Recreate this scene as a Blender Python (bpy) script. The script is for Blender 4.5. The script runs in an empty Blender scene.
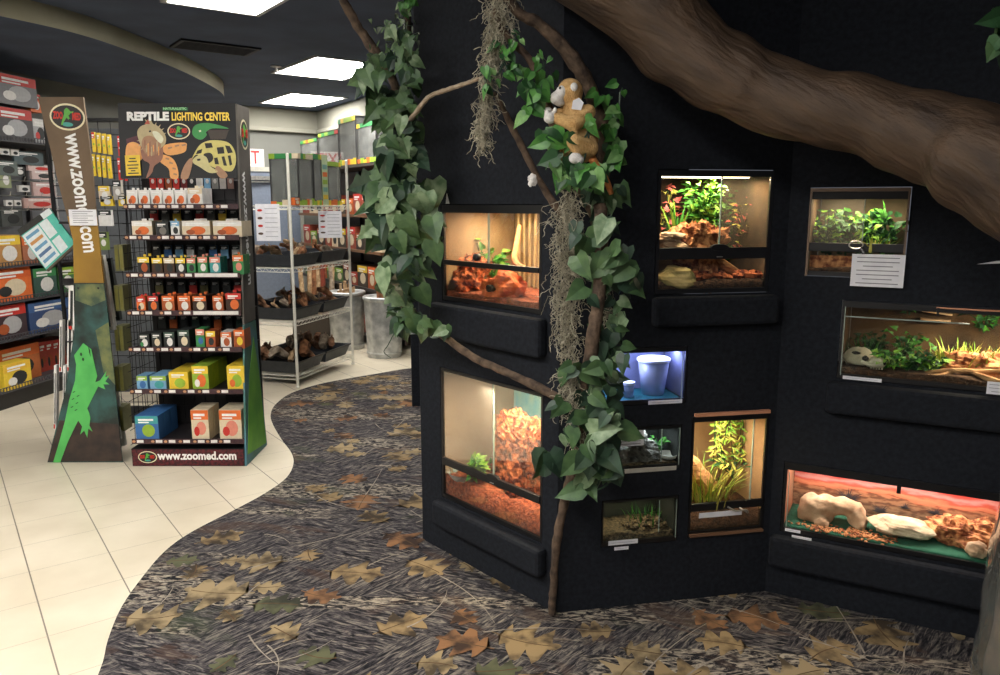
import bpy, math, random
from mathutils import Vector, Matrix, noise
from math import sin, cos, pi, radians as R

SC = bpy.context.scene
COL = SC.collection
# ------------------------------------------------------------------ camera, world, exposure
CAMH = 1.5; FPX = 764.0; PITCH = R(9.84)
cam = bpy.data.objects.new('camera', bpy.data.cameras.new('camera')); COL.objects.link(cam)
cam.location = (0, 0, CAMH); cam.rotation_euler = (pi/2 - PITCH, 0, 0)
cam.data.lens = FPX/1000*36; cam.data.sensor_width = 36; cam.data.clip_start = .05
SC.camera = cam
SC.view_settings.view_transform = 'Standard'; SC.view_settings.look = 'None'
SC.view_settings.gamma = 1; SC.view_settings.use_curve_mapping = False
SC.view_settings.exposure = 0.4
SC.cycles.use_denoising = True
SC.cycles.max_bounces = 8; SC.cycles.transparent_max_bounces = 16
SC.cycles.sample_clamp_indirect = 4; SC.cycles.caustics_reflective = False; SC.cycles.caustics_refractive = False
w = bpy.data.worlds.new('store_ambient'); SC.world = w; w.use_nodes = True
w.node_tree.nodes['Background'].inputs[0].default_value = (.80, .86, 1, 1)
w.node_tree.nodes['Background'].inputs[1].default_value = 0.10
TROFFER = 26.0        # strength of the ceiling lights

def area(name, loc, rot, sx, sy, power, color, parent=None):
    l = bpy.data.lights.new(name, 'AREA'); l.shape = 'RECTANGLE'; l.size = sx; l.size_y = sy
    l.energy = power; l.color = color
    o = bpy.data.objects.new(name, l); COL.objects.link(o); o.location = loc; o.rotation_euler = rot
    if parent: o.parent = parent
    return o

# ------------------------------------------------------------------ projection onto real planes of the room
def ray(px, py):
    a = (px-500)/FPX; b = (337.5-py)/FPX; c, s = cos(PITCH), sin(PITCH)
    return Vector((a, c+b*s, -s+b*c))
def G(px, py, z=0.):
    d = ray(px, py); return Vector((0, 0, CAMH)) + d*((z-CAMH)/d.z)
def AT(px, py, Y):
    d = ray(px, py); return Vector((0, 0, CAMH)) + d*(Y/d.y)
class Fr:
    def __init__(s, x, y, z, rz):
        s.o = Vector((x, y, z)); s.rz = rz
        s.M = Matrix.Translation(s.o) @ Matrix.Rotation(rz, 4, 'Z'); s.I = s.M.inverted()
    def pt(s, px, py, y=0.):
        c = s.I @ Vector((0, 0, CAMH)); d = s.I.to_3x3() @ ray(px, py)
        t = (y-c.y)/d.y; p = c+d*t
        return p.x, p.z
    def w(s, x, y, z): return s.M @ Vector((x, y, z))
    def sub(s, x, y, z): p = s.w(x, y, z); return Fr(p.x, p.y, p.z, s.rz)

# ------------------------------------------------------------------ materials
def c3(r, g, b):
    f = lambda v: (v/255/12.92) if v/255 <= .04045 else ((v/255+.055)/1.055)**2.4
    return (f(r), f(g), f(b), 1)
MATS = {}
def mat(name, c1, c2=None, scale=12., rough=.6, metal=0., bump=0., stretch=(1, 1, 1), spec=.4, det=5, bscale=None, ramp=(.35, .65), em=0., coat=0.):
    if name in MATS: return MATS[name]
    m = bpy.data.materials.new(name); m.use_nodes = True; nt = m.node_tree; N = nt.nodes; L = nt.links
    b = N['Principled BSDF']
    b.inputs['Roughness'].default_value = rough; b.inputs['Metallic'].default_value = metal
    b.inputs['Specular IOR Level'].default_value = spec
    b.inputs['Coat Weight'].default_value = coat
    tc = N.new('ShaderNodeTexCoord'); mp = N.new('ShaderNodeMapping'); mp.inputs['Scale'].default_value = stretch
    L.new(tc.outputs['Object'], mp.inputs[0])
    nz = N.new('ShaderNodeTexNoise'); nz.inputs['Scale'].default_value = scale; nz.inputs['Detail'].default_value = det
    L.new(mp.outputs[0], nz.inputs['Vector'])
    cr = N.new('ShaderNodeValToRGB'); cr.color_ramp.elements[0].position = ramp[0]; cr.color_ramp.elements[1].position = ramp[1]
    if c2 is None: c2 = tuple(v*.86 for v in c1[:3])+(1,)
    cr.color_ramp.elements[0].color = c2; cr.color_ramp.elements[1].color = c1
    L.new(nz.outputs[0], cr.inputs[0]); L.new(cr.outputs[0], b.inputs['Base Color'])
    if em:
        L.new(cr.outputs[0], b.inputs['Emission Color']); b.inputs['Emission Strength'].default_value = em
    if bump:
        nb = N.new('ShaderNodeTexNoise'); nb.inputs['Scale'].default_value = bscale or scale*3; nb.inputs['Detail'].default_value = 6
        L.new(mp.outputs[0], nb.inputs['Vector'])
        bp = N.new('ShaderNodeBump'); bp.inputs['Strength'].default_value = bump; bp.inputs['Distance'].default_value = .01
        L.new(nb.outputs[0], bp.inputs['Height']); L.new(bp.outputs[0], b.inputs['Normal'])
    MATS[name] = m
    return m
def glass(name, tint, dust=0., dustc=(.8, .8, .75, 1), gloss=1.0):
    if name in MATS: return MATS[name]
    m = bpy.data.materials.new(name); m.use_nodes = True; nt = m.node_tree; N = nt.nodes; L = nt.links
    N.remove(N['Principled BSDF']); out = N['Material Output']
    tr = N.new('ShaderNodeBsdfTransparent'); tr.inputs[0].default_value = tint
    gl = N.new('ShaderNodeBsdfGlossy'); gl.inputs['Roughness'].default_value = .03
    fr = N.new('ShaderNodeFresnel'); fr.inputs[0].default_value = 1.45
    ml = N.new('ShaderNodeMath'); ml.operation = 'MULTIPLY'; ml.inputs[1].default_value = gloss
    L.new(fr.outputs[0], ml.inputs[0])
    mx = N.new('ShaderNodeMixShader'); L.new(ml.outputs[0], mx.inputs[0]); L.new(tr.outputs[0], mx.inputs[1]); L.new(gl.outputs[0], mx.inputs[2])
    last = mx
    if dust:
        df = N.new('ShaderNodeBsdfTranslucent'); df.inputs[0].default_value = dustc
        d2 = N.new('ShaderNodeBsdfDiffuse'); d2.inputs[0].default_value = dustc
        ad = N.new('ShaderNodeAddShader'); L.new(df.outputs[0], ad.inputs[0]); L.new(d2.outputs[0], ad.inputs[1])
        nz = N.new('ShaderNodeTexNoise'); nz.inputs['Scale'].default_value = 9
        tc = N.new('ShaderNodeTexCoord'); L.new(tc.outputs['Object'], nz.inputs['Vector'])
        mm = N.new('ShaderNodeMath'); mm.operation = 'MULTIPLY'; mm.inputs[1].default_value = dust*2; L.new(nz.outputs[0], mm.inputs[0])
        m2 = N.new('ShaderNodeMixShader'); L.new(mm.outputs[0], m2.inputs[0]); L.new(mx.outputs[0], m2.inputs[1]); L.new(ad.outputs[0], m2.inputs[2]); last = m2
    L.new(last.outputs[0], out.inputs[0]); MATS[name] = m
    return m

BLACKFAB = mat('black_fabric', c3(35, 38, 44), c3(27, 29, 34), 60, .95, bump=.35, bscale=400, spec=.15)
BLACKP = mat('black_plastic', c3(22, 22, 24), c3(16, 16, 18), 30, .35, spec=.5)
BLACKM = mat('black_wire', c3(20, 20, 22), None, 30, .45)
CHROME = mat('chrome_wire', c3(205, 205, 200), c3(170, 170, 168), 30, .3, .8)
WHITE = mat('white_paint', c3(228, 226, 220), c3(215, 212, 205), 20, .5)
PAPER = mat('white_paper', c3(235, 235, 238), c3(222, 222, 228), 20, .8)
INK = mat('grey_ink', c3(130, 130, 135), None, 20, .8)
WALLM = mat('wall_paint', c3(118, 120, 114), c3(110, 111, 106), 2, .85, bump=.05)
TRIMM = mat('cornice_paint', c3(150, 149, 136), c3(142, 141, 130), 2, .8)
CEILM = mat('ceiling_paint', c3(84, 95, 118), c3(74, 84, 104), 3, .9)
BEIGE = mat('fascia_paint', c3(150, 146, 124), c3(138, 134, 114), 3, .8)
MAROON = mat('lip_print', c3(74, 46, 50), c3(52, 34, 40), 60, .5)
def plain(*c, rough=.5, name=None):
    return mat(name or 'print_%02x%02x%02x' % c, c3(*c), tuple(v*.88 for v in c3(*c)[:3])+(1,), 40, rough)

# ------------------------------------------------------------------ mesh building
class MB:
    def __init__(s): s.v = []; s.f = []; s.m = []
    def add(s, vs, fs, mi=0, M=None):
        b = len(s.v)
        for p in vs:
            p = Vector(p)
            s.v.append(tuple(M @ p) if M is not None else tuple(p))
        for f in fs: s.f.append([b+i for i in f]); s.m.append(mi)
        return s
    def box(s, x0, x1, y0, y1, z0, z1, mi=0, M=None):
        v = [(x, y, z) for x in (x0, x1) for y in (y0, y1) for z in (z0, z1)]
        return s.add(v, [(0, 1, 3, 2), (4, 6, 7, 5), (0, 4, 5, 1), (2, 3, 7, 6), (0, 2, 6, 4), (1, 5, 7, 3)], mi, M)
    def prism(s, poly, a, b, mi=0, M=None, ax='y'):
        n = len(poly)
        g = {'y': lambda p, t: (p[0], t, p[1]), 'z': lambda p, t: (p[0], p[1], t), 'x': lambda p, t: (t, p[0], p[1])}[ax]
        v = [g(p, a) for p in poly]+[g(p, b) for p in poly]
        f = [tuple(range(n)), tuple(range(2*n-1, n-1, -1))]+[(i, n+i, n+(i+1) % n, (i+1) % n) for i in range(n)]
        return s.add(v, f, mi, M)
    def ell(s, x, z, rx, rz, a, b, mi=0, M=None, n=20):
        return s.prism([(x+rx*cos(i*2*pi/n), z+rz*sin(i*2*pi/n)) for i in range(n)], a, b, mi, M)
    def tube(s, pts, rad, n=8, mi=0, M=None, nz=0., cap=True):
        pts = [Vector(p) for p in pts]
        if not hasattr(rad, '__len__'): rad = [rad]*len(pts)
        up = None; vs = []; k = len(pts)
        for i, p in enumerate(pts):
            t = (pts[min(i+1, k-1)]-pts[max(i-1, 0)]).normalized()
            if up is None:
                up = Vector((0, 0, 1)) if abs(t.z) < .9 else Vector((1, 0, 0))
            a = (up-t*up.dot(t)).normalized(); up = a; b = t.cross(a)
            for j in range(n):
                q = j*2*pi/n; d = a*cos(q)+b*sin(q); r = rad[i]
                if nz: r *= 1+nz*noise.noise((p+d*rad[i])*(1.6/max(rad[i], .004)) * .35)
                vs.append(p+d*r)
        fs = [(i*n+j, i*n+(j+1) % n, (i+1)*n+(j+1) % n, (i+1)*n+j) for i in range(k-1) for j in range(n)]
        if cap: fs += [tuple(range(n-1, -1, -1)), tuple(range((k-1)*n, k*n))]
        return s.add(vs, fs, mi, M)
    def lathe(s, prof, x=0, y=0, n=20, mi=0, M=None, sx=1, sy=1):
        vs = [(x+r*cos(j*2*pi/n)*sx, y+r*sin(j*2*pi/n)*sy, z) for r, z in prof for j in range(n)]; k = len(prof)
        fs = [(i*n+j, i*n+(j+1) % n, (i+1)*n+(j+1) % n, (i+1)*n+j) for i in range(k-1) for j in range(n)]
        fs += [tuple(range(n-1, -1, -1)), tuple(range((k-1)*n, k*n))]
        return s.add(vs, fs, mi, M)
    def blob(s, c, sz, seed=0, rough=.25, fq=1.6, n=14, mi=0, M=None, flat=None, ridge=0., sq=1.):
        vs = []; m2 = n; m1 = n
        for i in range(m1+1):
            th = pi*i/m1
            for j in range(m2*2):
                ph = pi*j/m2; d = Vector((sin(th)*cos(ph), sin(th)*sin(ph), cos(th)))
                k = 1+rough*noise.noise(d*fq+Vector((seed*7.1, 3.3, seed)))*1.6+rough*.5*noise.noise(d*fq*3+Vector((seed, 9, 2)))
                if ridge: k += ridge*abs(noise.noise(Vector((d.x*9, d.y*9, d.z*3))+Vector((seed, 1, 4))))
                e = Vector([math.copysign(abs(q)**sq, q) for q in d]) if sq != 1 else d
                p = Vector((e.x*sz[0]*k, e.y*sz[1]*k, e.z*sz[2]*k))
                if flat is not None: p.z = max(p.z, flat)
                vs.append(Vector(c)+p)
        w_ = m2*2
        fs = [(i*w_+j, (i+1)*w_+j, (i+1)*w_+(j+1) % w_, i*w_+(j+1) % w_) for i in range(m1) for j in range(w_)]
        return s.add(vs, fs, mi, M)
    def leaf(s, p, d, nrm, L, W=.8, mi=0, kind=0, curl=.25):
        p = Vector(p); d = Vector(d).normalized(); nrm = Vector(nrm); nrm = (nrm-d*nrm.dot(d)).normalized(); sd = nrm.cross(d)
        rows = {0: [(0, -.1, .28), (.18, .12, .47), (.42, .38, .42), (.68, .64, .25), (.88, .86, .08)],
                1: [(0, -.08, .3), (.14, .06, .56), (.26, .24, .3), (.42, .34, .44), (.6, .6, .2), (.85, .85, .07)],
                2: [(0, 0, .03), (.25, .25, .12), (.55, .55, .13), (.8, .8, .07)]}[kind]
        vs = []
        for tm, te, wd in rows:
            mid = p+d*(tm*L)-nrm*(curl*L*tm*tm)
            e = p+d*(te*L)-nrm*(curl*L*te*te)+nrm*(wd*L*.22)
            vs += [e-sd*(wd*L*W), mid, e+sd*(wd*L*W)]
        vs.append(p+d*L-nrm*curl*L)
        k = len(rows); fs = []
        for i in range(k-1):
            a = i*3; fs += [(a, a+1, a+4, a+3), (a+1, a+2, a+5, a+4)]
        a = (k-1)*3; fs += [(a, a+1, 3*k), (a+1, a+2, 3*k)]
        return s.add(vs, fs, mi)
    def obj(s, name, mats, parent=None, smooth=False, bev=0., loc=None, rot=None):
        me = bpy.data.meshes.new(name); me.from_pydata(s.v, [], s.f)
        if not hasattr(mats, '__len__'): mats = [mats]
        for m in mats: me.materials.append(m)
        me.polygons.foreach_set('material_index', s.m)
        if smooth: me.polygons.foreach_set('use_smooth', [True]*len(s.f))
        me.update()
        o = bpy.data.objects.new(name, me); COL.objects.link(o)
        if parent is not None: o.parent = parent
        if loc is not None: o.location = loc
        if rot is not None: o.rotation_euler = rot
        if bev:
            b = o.modifiers.new('bev', 'BEVEL'); b.width = bev; b.segments = 2; b.limit_method = 'ANGLE'
        return o
def tag(o, label, cat, group=None, kind=None):
    o['label'] = label; o['category'] = cat
    if group: o['group'] = group
    if kind: o['kind'] = kind
    return o
def struct(o): o['kind'] = 'structure'; return o
def empty(name, loc, rz=0, label=None, cat=None, group=None):
    o = bpy.data.objects.new(name, None); COL.objects.link(o); o.location = loc; o.rotation_euler = (0, 0, rz); o.empty_display_size = .05
    if label: tag(o, label, cat, group)
    return o
def text(s, size, m, parent, loc, rot, name='lettering', off=0., sx=1., align='CENTER', ext=.0006):
    cu = bpy.data.curves.new(name, 'FONT'); cu.body = s; cu.size = size; cu.offset = off; cu.extrude = ext
    cu.align_x = align; cu.align_y = 'CENTER'; cu.resolution_u = 3; cu.materials.append(m)
    t = bpy.data.objects.new(name+'_curve', cu); COL.objects.link(t)
    me = bpy.data.meshes.new_from_object(t.evaluated_get(bpy.context.evaluated_depsgraph_get())); me.name = name
    bpy.data.objects.remove(t); bpy.data.curves.remove(cu)
    o = bpy.data.objects.new(name, me); COL.objects.link(o); o.parent = parent; o.location = loc; o.rotation_euler = rot; o.scale = (sx, 1, 1)
    return o
def smoothpath(pts, k=6):
    pts = [Vector(p) for p in pts]; out = []
    for i in range(len(pts)-1):
        p0 = pts[max(i-1, 0)]; p1 = pts[i]; p2 = pts[i+1]; p3 = pts[min(i+2, len(pts)-1)]
        for j in range(k):
            t = j/k
            out.append(.5*((2*p1)+(p2-p0)*t+(2*p0-5*p1+4*p2-p3)*t*t+(3*p1-p0-3*p2+p3)*t**3))
    return out+[pts[-1]]
def lerps(vals, n):
    k = len(vals)-1
    return [vals[min(int(i/(n-1)*k), k-1)]*(1-(i/(n-1)*k-min(int(i/(n-1)*k), k-1)))+vals[min(int(i/(n-1)*k), k-1)+1]*(i/(n-1)*k-min(int(i/(n-1)*k), k-1)) for i in range(n)]
ORD = ['first', 'second', 'third', 'fourth', 'fifth', 'sixth', 'seventh', 'eighth', 'ninth', 'tenth', 'eleventh', 'twelfth']
rnd = random.Random(4)

# ================================================================== THE ROOM
# tile floor: square 30 cm tiles turned with the shop
def tile_mat():
    m = bpy.data.materials.new('floor_tile'); m.use_nodes = True; nt = m.node_tree; N = nt.nodes; L = nt.links; b = N['Principled BSDF']
    tc = N.new('ShaderNodeTexCoord'); mp = N.new('ShaderNodeMapping')
    a = R(-36.6)   # vector-rotate so that x' runs across, y' along the long joints
    mp.vector_type = 'POINT'; mp.inputs['Rotation'].default_value = (0, 0, a)
    L.new(tc.outputs['Object'], mp.inputs[0])
    sp = N.new('ShaderNodeSeparateXYZ'); L.new(mp.outputs[0], sp.inputs[0])
    def math_(op, a_, b_=None):
        n = N.new('ShaderNodeMath'); n.operation = op
        for i, q in enumerate((a_, b_)):
            if q is None: continue
            if isinstance(q, (int, float)): n.inputs[i].default_value = q
            else: L.new(q, n.inputs[i])
        return n.outputs[0]
    def joint(o, off, wd):
        t = math_('FRACT', math_('DIVIDE', math_('ADD', o, off+30), .3))
        d = math_('MULTIPLY', math_('MINIMUM', t, math_('SUBTRACT', 1, t)), .3)
        return math_('LESS_THAN', d, wd)
    j1 = joint(sp.outputs[0], -.195, .0026); j2 = joint(sp.outputs[1], -.24, .0011)
    nz = N.new('ShaderNodeTexNoise'); nz.inputs['Scale'].default_value = 3; nz.inputs['Detail'].default_value = 8; L.new(tc.outputs['Object'], nz.inputs['Vector'])
    cr = N.new('ShaderNodeValToRGB'); cr.color_ramp.elements[0].color = c3(204, 193, 170); cr.color_ramp.elements[1].color = c3(220, 210, 189)
    cr.color_ramp.elements[0].position = .3; cr.color_ramp.elements[1].position = .7; L.new(nz.outputs[0], cr.inputs[0])
    m1 = N.new('ShaderNodeMix'); m1.data_type = 'RGBA'; L.new(j1, m1.inputs[0]); L.new(cr.outputs[0], m1.inputs[6]); m1.inputs[7].default_value = c3(120, 112, 98)
    m2 = N.new('ShaderNodeMix'); m2.data_type = 'RGBA'; L.new(j2, m2.inputs[0]); L.new(m1.outputs[2], m2.inputs[6]); m2.inputs[7].default_value = c3(150, 141, 124)
    L.new(m2.outputs[2], b.inputs['Base Color']); b.inputs['Roughness'].default_value = .38; b.inputs['Specular IOR Level'].default_value = .35
    return m
mb = MB(); mb.add([(-9, -5, 0), (7, -5, 0), (7, 13, 0), (-9, 13, 0)], [(0, 1, 2, 3)])
struct(mb.obj('floor', tile_mat()))
# camouflage carpet with a wavy edge
def carpet_mat():
    m = bpy.data.materials.new('camouflage_carpet'); m.use_nodes = True; nt = m.node_tree; N = nt.nodes; L = nt.links; b = N['Principled BSDF']
    tc = N.new('ShaderNodeTexCoord')
    def nz(scale, st, rot, det=6, dist=0.):
        m0 = N.new('ShaderNodeMapping'); m0.inputs['Rotation'].default_value = (0, 0, rot); L.new(tc.outputs['Object'], m0.inputs[0])
        mp = N.new('ShaderNodeMapping'); mp.inputs['Scale'].default_value = st; L.new(m0.outputs[0], mp.inputs[0])
        n = N.new('ShaderNodeTexNoise'); n.inputs['Scale'].default_value = scale; n.inputs['Detail'].default_value = det; n.inputs['Distortion'].default_value = dist
        n.inputs['Roughness'].default_value = .65
        L.new(mp.outputs[0], n.inputs['Vector']); return n.outputs[0]
    def ramp(x, stops):
        c = N.new('ShaderNodeValToRGB'); e = c.color_ramp.elements
        while len(e) < len(stops): e.new(.5)
        for i, (p, col) in enumerate(stops): e[i].position = p; e[i].color = col
        L.new(x, c.inputs[0]); return c.outputs[0]
    def mix(f, a, b_):
        x = N.new('ShaderNodeMix'); x.data_type = 'RGBA'; L.new(f, x.inputs[0])
        for i, q in ((6, a), (7, b_)):
            if isinstance(q, tuple): x.inputs[i].default_value = q
            else: L.new(q, x.inputs[i])
        return x.outputs[2]
    base = ramp(nz(13, (1, 6., 1), R(-48), 9, 1.2), [(.38, c3(24, 24, 28)), (.47, c3(50, 48, 52)), (.54, c3(82, 78, 78)), (.64, c3(124, 117, 107))])
    bark = ramp(nz(20, (1, 2.6, 1), R(4), 6, 1.2), [(.44, c3(26, 26, 30)), (.5, c3(84, 79, 76)), (.6, c3(158, 148, 132))])
    patch = ramp(nz(1.1, (.6, 3.2, 1), R(4), 3, .4), [(.53, (0, 0, 0, 1)), (.57, (1, 1, 1, 1))])
    base2 = ramp(nz(14, (1, 5, 1), R(20), 9, 1.2), [(.40, c3(24, 24, 28)), (.49, c3(56, 53, 56)), (.56, c3(88, 84, 84)), (.64, c3(128, 121, 110))])
    m2_ = ramp(nz(1.6, (1, 1, 1), 0, 4, .8), [(.47, (0, 0, 0, 1)), (.53, (1, 1, 1, 1))])
    col = mix(m2_, base, base2)
    col = mix(patch, col, bark)
    brn = ramp(nz(2.3, (1, 2.2, 1), R(25), 5, 1.), [(.56, (0, 0, 0, 1)), (.64, (.6, .6, .6, 1))]); col = mix(brn, col, c3(74, 58, 50))
    grn = ramp(nz(1.7, (1, 1.6, 1), R(40), 3), [(.6, (0, 0, 0, 1)), (.72, (.55, .55, .55, 1))])
    col = mix(grn, col, c3(72, 80, 58))
    L.new(col, b.inputs['Base Color']); b.inputs['Roughness'].default_value = .95; b.inputs['Specular IOR Level'].default_value = .1
    return m
EDGE = [(-1.15, -4), (-1.15, 1.2), (-1.2, 1.8), (-1.3, 2.25), (-1.37, 2.45), (-1.43, 2.67), (-1.46, 2.91), (-1.47, 3.15), (-1.43, 3.35), (-1.32, 3.61), (-1.24, 3.82), (-1.19, 4.05), (-1.21, 4.28), (-1.28, 4.5), (-1.42, 4.78), (-1.58, 5.13), (-1.67, 5.39), (-1.71, 5.67), (-1.68, 6.02), (-1.49, 6.37), (-1.11, 6.72), (-.79, 6.98), (0, 7.3)]
sm = [(p.x, p.y) for p in smoothpath([(x, y, 0) for x, y in EDGE], 4)]
poly = sm+[(5, 7.3), (5, -4)]
mb = MB(); mb.prism(poly, .0, .004, 0, ax='z')
def inside(x, y):
    c = False; n = len(poly)
    for i in range(n):
        (x1, y1), (x2, y2) = poly[i], poly[i-1]
        if (y1 > y) != (y2 > y) and x < (x2-x1)*(y-y1)/(y2-y1)+x1: c = not c
    return c
def oak(mb, x, y, L, ang, mi, z, rr):
    n = 26; ph = rr.uniform(0, 1); ctr = []; lf = []; rt = []
    wd = rr.uniform(.40, .56); bend = rr.uniform(-.5, .5)
    for i in range(n+1):
        t = i/n; env = max(0, sin(pi*min(1, t*1.02)**.8))**.75
        tri = lambda u: 1-abs(2*(u % 1)-1); lob = .26+.74*tri(3.3*t+ph*.2)**1.2
        h1 = L*wd*env*lob*rr.uniform(.85, 1.1); h2 = L*wd*env*(.26+.74*tri(3.3*t+.12+ph*.2)**1.2)*rr.uniform(.85, 1.1)
        if t < .1: h1 = h2 = L*.012
        sx = t*L + .0; sy = bend*L*(t-.5)**2; k = L*.16*env
        ctr.append((sx, sy)); lf.append((sx+k*lob, sy+h1)); rt.append((sx+k*lob, sy-h2))
    ca, sa = cos(ang), sin(ang)
    tf = lambda p: (x+(p[0]-L/2)*ca-p[1]*sa, y+(p[0]-L/2)*sa+p[1]*ca, z)
    P = [tf(p) for p in ctr+lf+rt]
    if not all(inside(p[0], p[1]) for p in P): return False
    fs = []
    vz = z+.00001; vn = [(p[0]+sa*q*.0022, p[1]-ca*q*.0022, vz) for p in P[2:n-2] for q in (-1, 1)]
    for i in range(n): fs += [(i, i+1, n+2+i, n+1+i), (i+1, i, 2*n+2+i, 2*n+3+i)]
    mb.add(P, fs, mi); mb.add(vn, [(2*i, 2*i+1, 2*i+3, 2*i+2) for i in range(len(vn)//2-1)], 6); return True
lr = random.Random(11); spots = []
tries = 0
while len(spots) < 210 and tries < 9000:
    tries += 1
    y = .9+5.9*lr.random()**1.1; x = lr.uniform(-1.7, 2.6)
    if not inside(x, y) or any((x-a)**2+(y-b)**2 < .13**2 for a, b in spots): continue
    if y > 3.6 and x > -.2 : continue
    if oak(mb, x, y, lr.choice([lr.uniform(.11, .18), lr.uniform(.18, .30)]), lr.choice([lr.uniform(-.7, .7), lr.uniform(pi-.8, pi+.5), lr.uniform(-2.5, 2.5)]), lr.choice([1, 1, 1, 2, 2, 3, 3, 4]), .0044+.00002*len(spots), lr): spots.append((x, y))
for k in range(230):                                    # printed twigs
    x = lr.uniform(-1.5, 2.4); y = lr.uniform(1., 6.); a = lr.uniform(-1.2, 1.6); L_ = lr.uniform(.15, .5); b_ = lr.uniform(-1, 1); P = []; n = 10
    if y > 3.6 and x > -.2: continue
    for i in range(n+1):
        t = i/n; q = a+b_*t; P.append((x, y)); x += cos(q)*L_/n; y += sin(q)*L_/n
    if not all(inside(*p) for p in P): continue
    vs = []
    for i, p in enumerate(P):
        wd = .0034*(1-.7*i/n); vs += [(p[0]-sin(a)*wd, p[1]+cos(a)*wd, .0081), (p[0]+sin(a)*wd, p[1]-cos(a)*wd, .0081)]
    mb.add(vs, [(2*i, 2*i+1, 2*i+3, 2*i+2) for i in range(n)], 5)
LT = [mat('leaf_print_tan', c3(138, 118, 87), c3(62, 54, 45), 9, .95, ramp=(.40, .56), spec=.1), mat('leaf_print_orange', c3(130, 96, 68), c3(60, 48, 42), 9, .95, ramp=(.40, .58), spec=.1),
      mat('leaf_print_khaki', c3(146, 129, 99), c3(74, 65, 52), 9, .95, ramp=(.38, .56), spec=.1), mat('leaf_print_green', c3(88, 90, 68), c3(52, 53, 46), 9, .95, ramp=(.38, .6), spec=.1),
      mat('twig_print', c3(150, 142, 130), c3(118, 110, 102), 20, .95, spec=.1), mat('vein_print', c3(96, 76, 54), c3(70, 54, 40), 20, .95, spec=.1)]
struct(mb.obj('floor_carpet', [carpet_mat()]+LT))
# ceilings
struct(MB().box(-9, 7, -5, 13, 2.75, 2.8).obj('ceiling', CEILM))
sof = [(-8, 2.6), (-5.2, 2.9), (-4.2, 3.35), (-3.45, 4.05), (-2.997, 4.84), (-2.795, 5.33), (-2.722, 5.9), (-2.69, 6.77), (-2.79, 7.9), (-3.0, 8.6), (-3.4, 9.3), (-3.9, 9.9), (-8, 9.9)]
sp_ = [(p.x, p.y) for p in smoothpath([(x, y, 0) for x, y in sof[:-1]], 6)]+[sof[-1]]
mb = MB(); n = len(sp_)
mb.add([(x, y, 2.616) for x, y in sp_], [tuple(range(n-1, -1, -1))], 0)
mb.add([(x, y, z) for z in (2.616, 2.75) for x, y in sp_], [(i, i+1, n+i+1, n+i) for i in range(n-2)], 1)
struct(mb.obj('ceiling_soffit', [CEILM, BEIGE]))
def wall(name, a, b, z0, z1, m, th=.1, side=1):
    a = Vector((*a, 0)); b = Vector((*b, 0)); d = b-a; L_ = d.length; rz = math.atan2(d.y, d.x)
    return struct(MB().box(0, L_, 0, th*side, z0, z1).obj(name, m, loc=a, rot=(0, 0, rz))), Fr(a.x, a.y, 0, rz), L_
LW0 = (-4.165-.151*7.5, -.85); CORL = (-3.69, 9.83); COR = (-2.47, 10.80)
_, FWL, LWL = wall('wall_left', LW0, CORL, 0, 2.75, WALLM)
_, FBL, LBL = wall('wall_back', CORL, COR, 0, 2.75, WALLM)
_, FBR, LBR = wall('wall_back_right', COR, (COR[0]+.532*5.6, COR[1]-.847*5.6), 0, 2.75, WALLM)
for i, (F_, L_) in enumerate(((FBL, LBL), (FBR, LBR))):
    mb = MB(); mb.box(0, L_, -.05, -.001, 2.46, 2.75); mb.box(0, L_, -.09, -.001, 2.45, 2.50)
    struct(mb.obj('trim_%d' % (i+1), TRIMM, loc=F_.o, rot=(0, 0, F_.rz), bev=.01))
# ceiling lights (lay-in fluorescent troffers)
TRM = mat('troffer_frame', c3(200, 200, 198), None, 10, .5)
dm = bpy.data.materials.new('troffer_diffuser'); dm.use_nodes = True
b = dm.node_tree.nodes['Principled BSDF']; b.inputs['Base Color'].default_value = (.9, .9, .9, 1); b.inputs['Emission Color'].default_value = (1, .955, .90, 1); b.inputs['Emission Strength'].default_value = TROFFER
def troffer(x, y, rz, L_=1.15, W_=.6, label='', k=1):
    t = empty('ceiling_light', (x, y, 2.735), rz, label, 'ceiling light', 'fluorescent ceiling lights')
    mb = MB(); a, c_ = W_/2, L_/2
    mb.box(-a, a, -c_, -c_+.03, -.0, .014); mb.box(-a, a, c_-.03, c_, -.0, .014); mb.box(-a, -a+.03, -c_+.03, c_-.03, 0, .014); mb.box(a-.03, a, -c_+.03, c_-.03, 0, .014)
    mb.obj('frame', TRM, t); MB().box(-a+.032, a-.032, -c_+.032, c_-.032, .006, .0139).obj('diffuser', dm, t)
q = R(53.4-90)
rzl = R(36.6)
troffer(-1.57, 7.40, rzl, 1.05, .75, 'bright ceiling light half hidden by the ivy column')
troffer(-2.38, 9.54, rzl, 1.05, .7, 'farthest ceiling light, close to the back wall')
troffer(-1.50, 4.72, rzl, 1.2, .62, 'nearest ceiling light, cut by the top edge of the photo')
for x, y in ((-3.6, 2.2), (-2.1, 1.3), (-.6, -1.6), (-3.9, -1.2), (-.95, .15)):  # unseen troffers, added to brighten the aisle, carpet and corner vines
    troffer(x, y, rzl, 1.2, .6, 'added unseen fluorescent ceiling light near the tiled aisle, outside the photo')
mb = MB()
for k in range(7): mb.box(-.28, .28, -.14+k*.045, -.125+k*.045, -.012, 0, 0, Matrix.Rotation(0, 4, 'X'))
mb.box(-.31, .31, -.17, -.15, -.014, 0); mb.box(-.31, .31, .16, .18, -.014, 0); mb.box(-.31, -.28, -.15, .16, -.014, 0); mb.box(.28, .31, -.15, .16, -.014, 0)
p = G(216, 48, 2.74)
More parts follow.
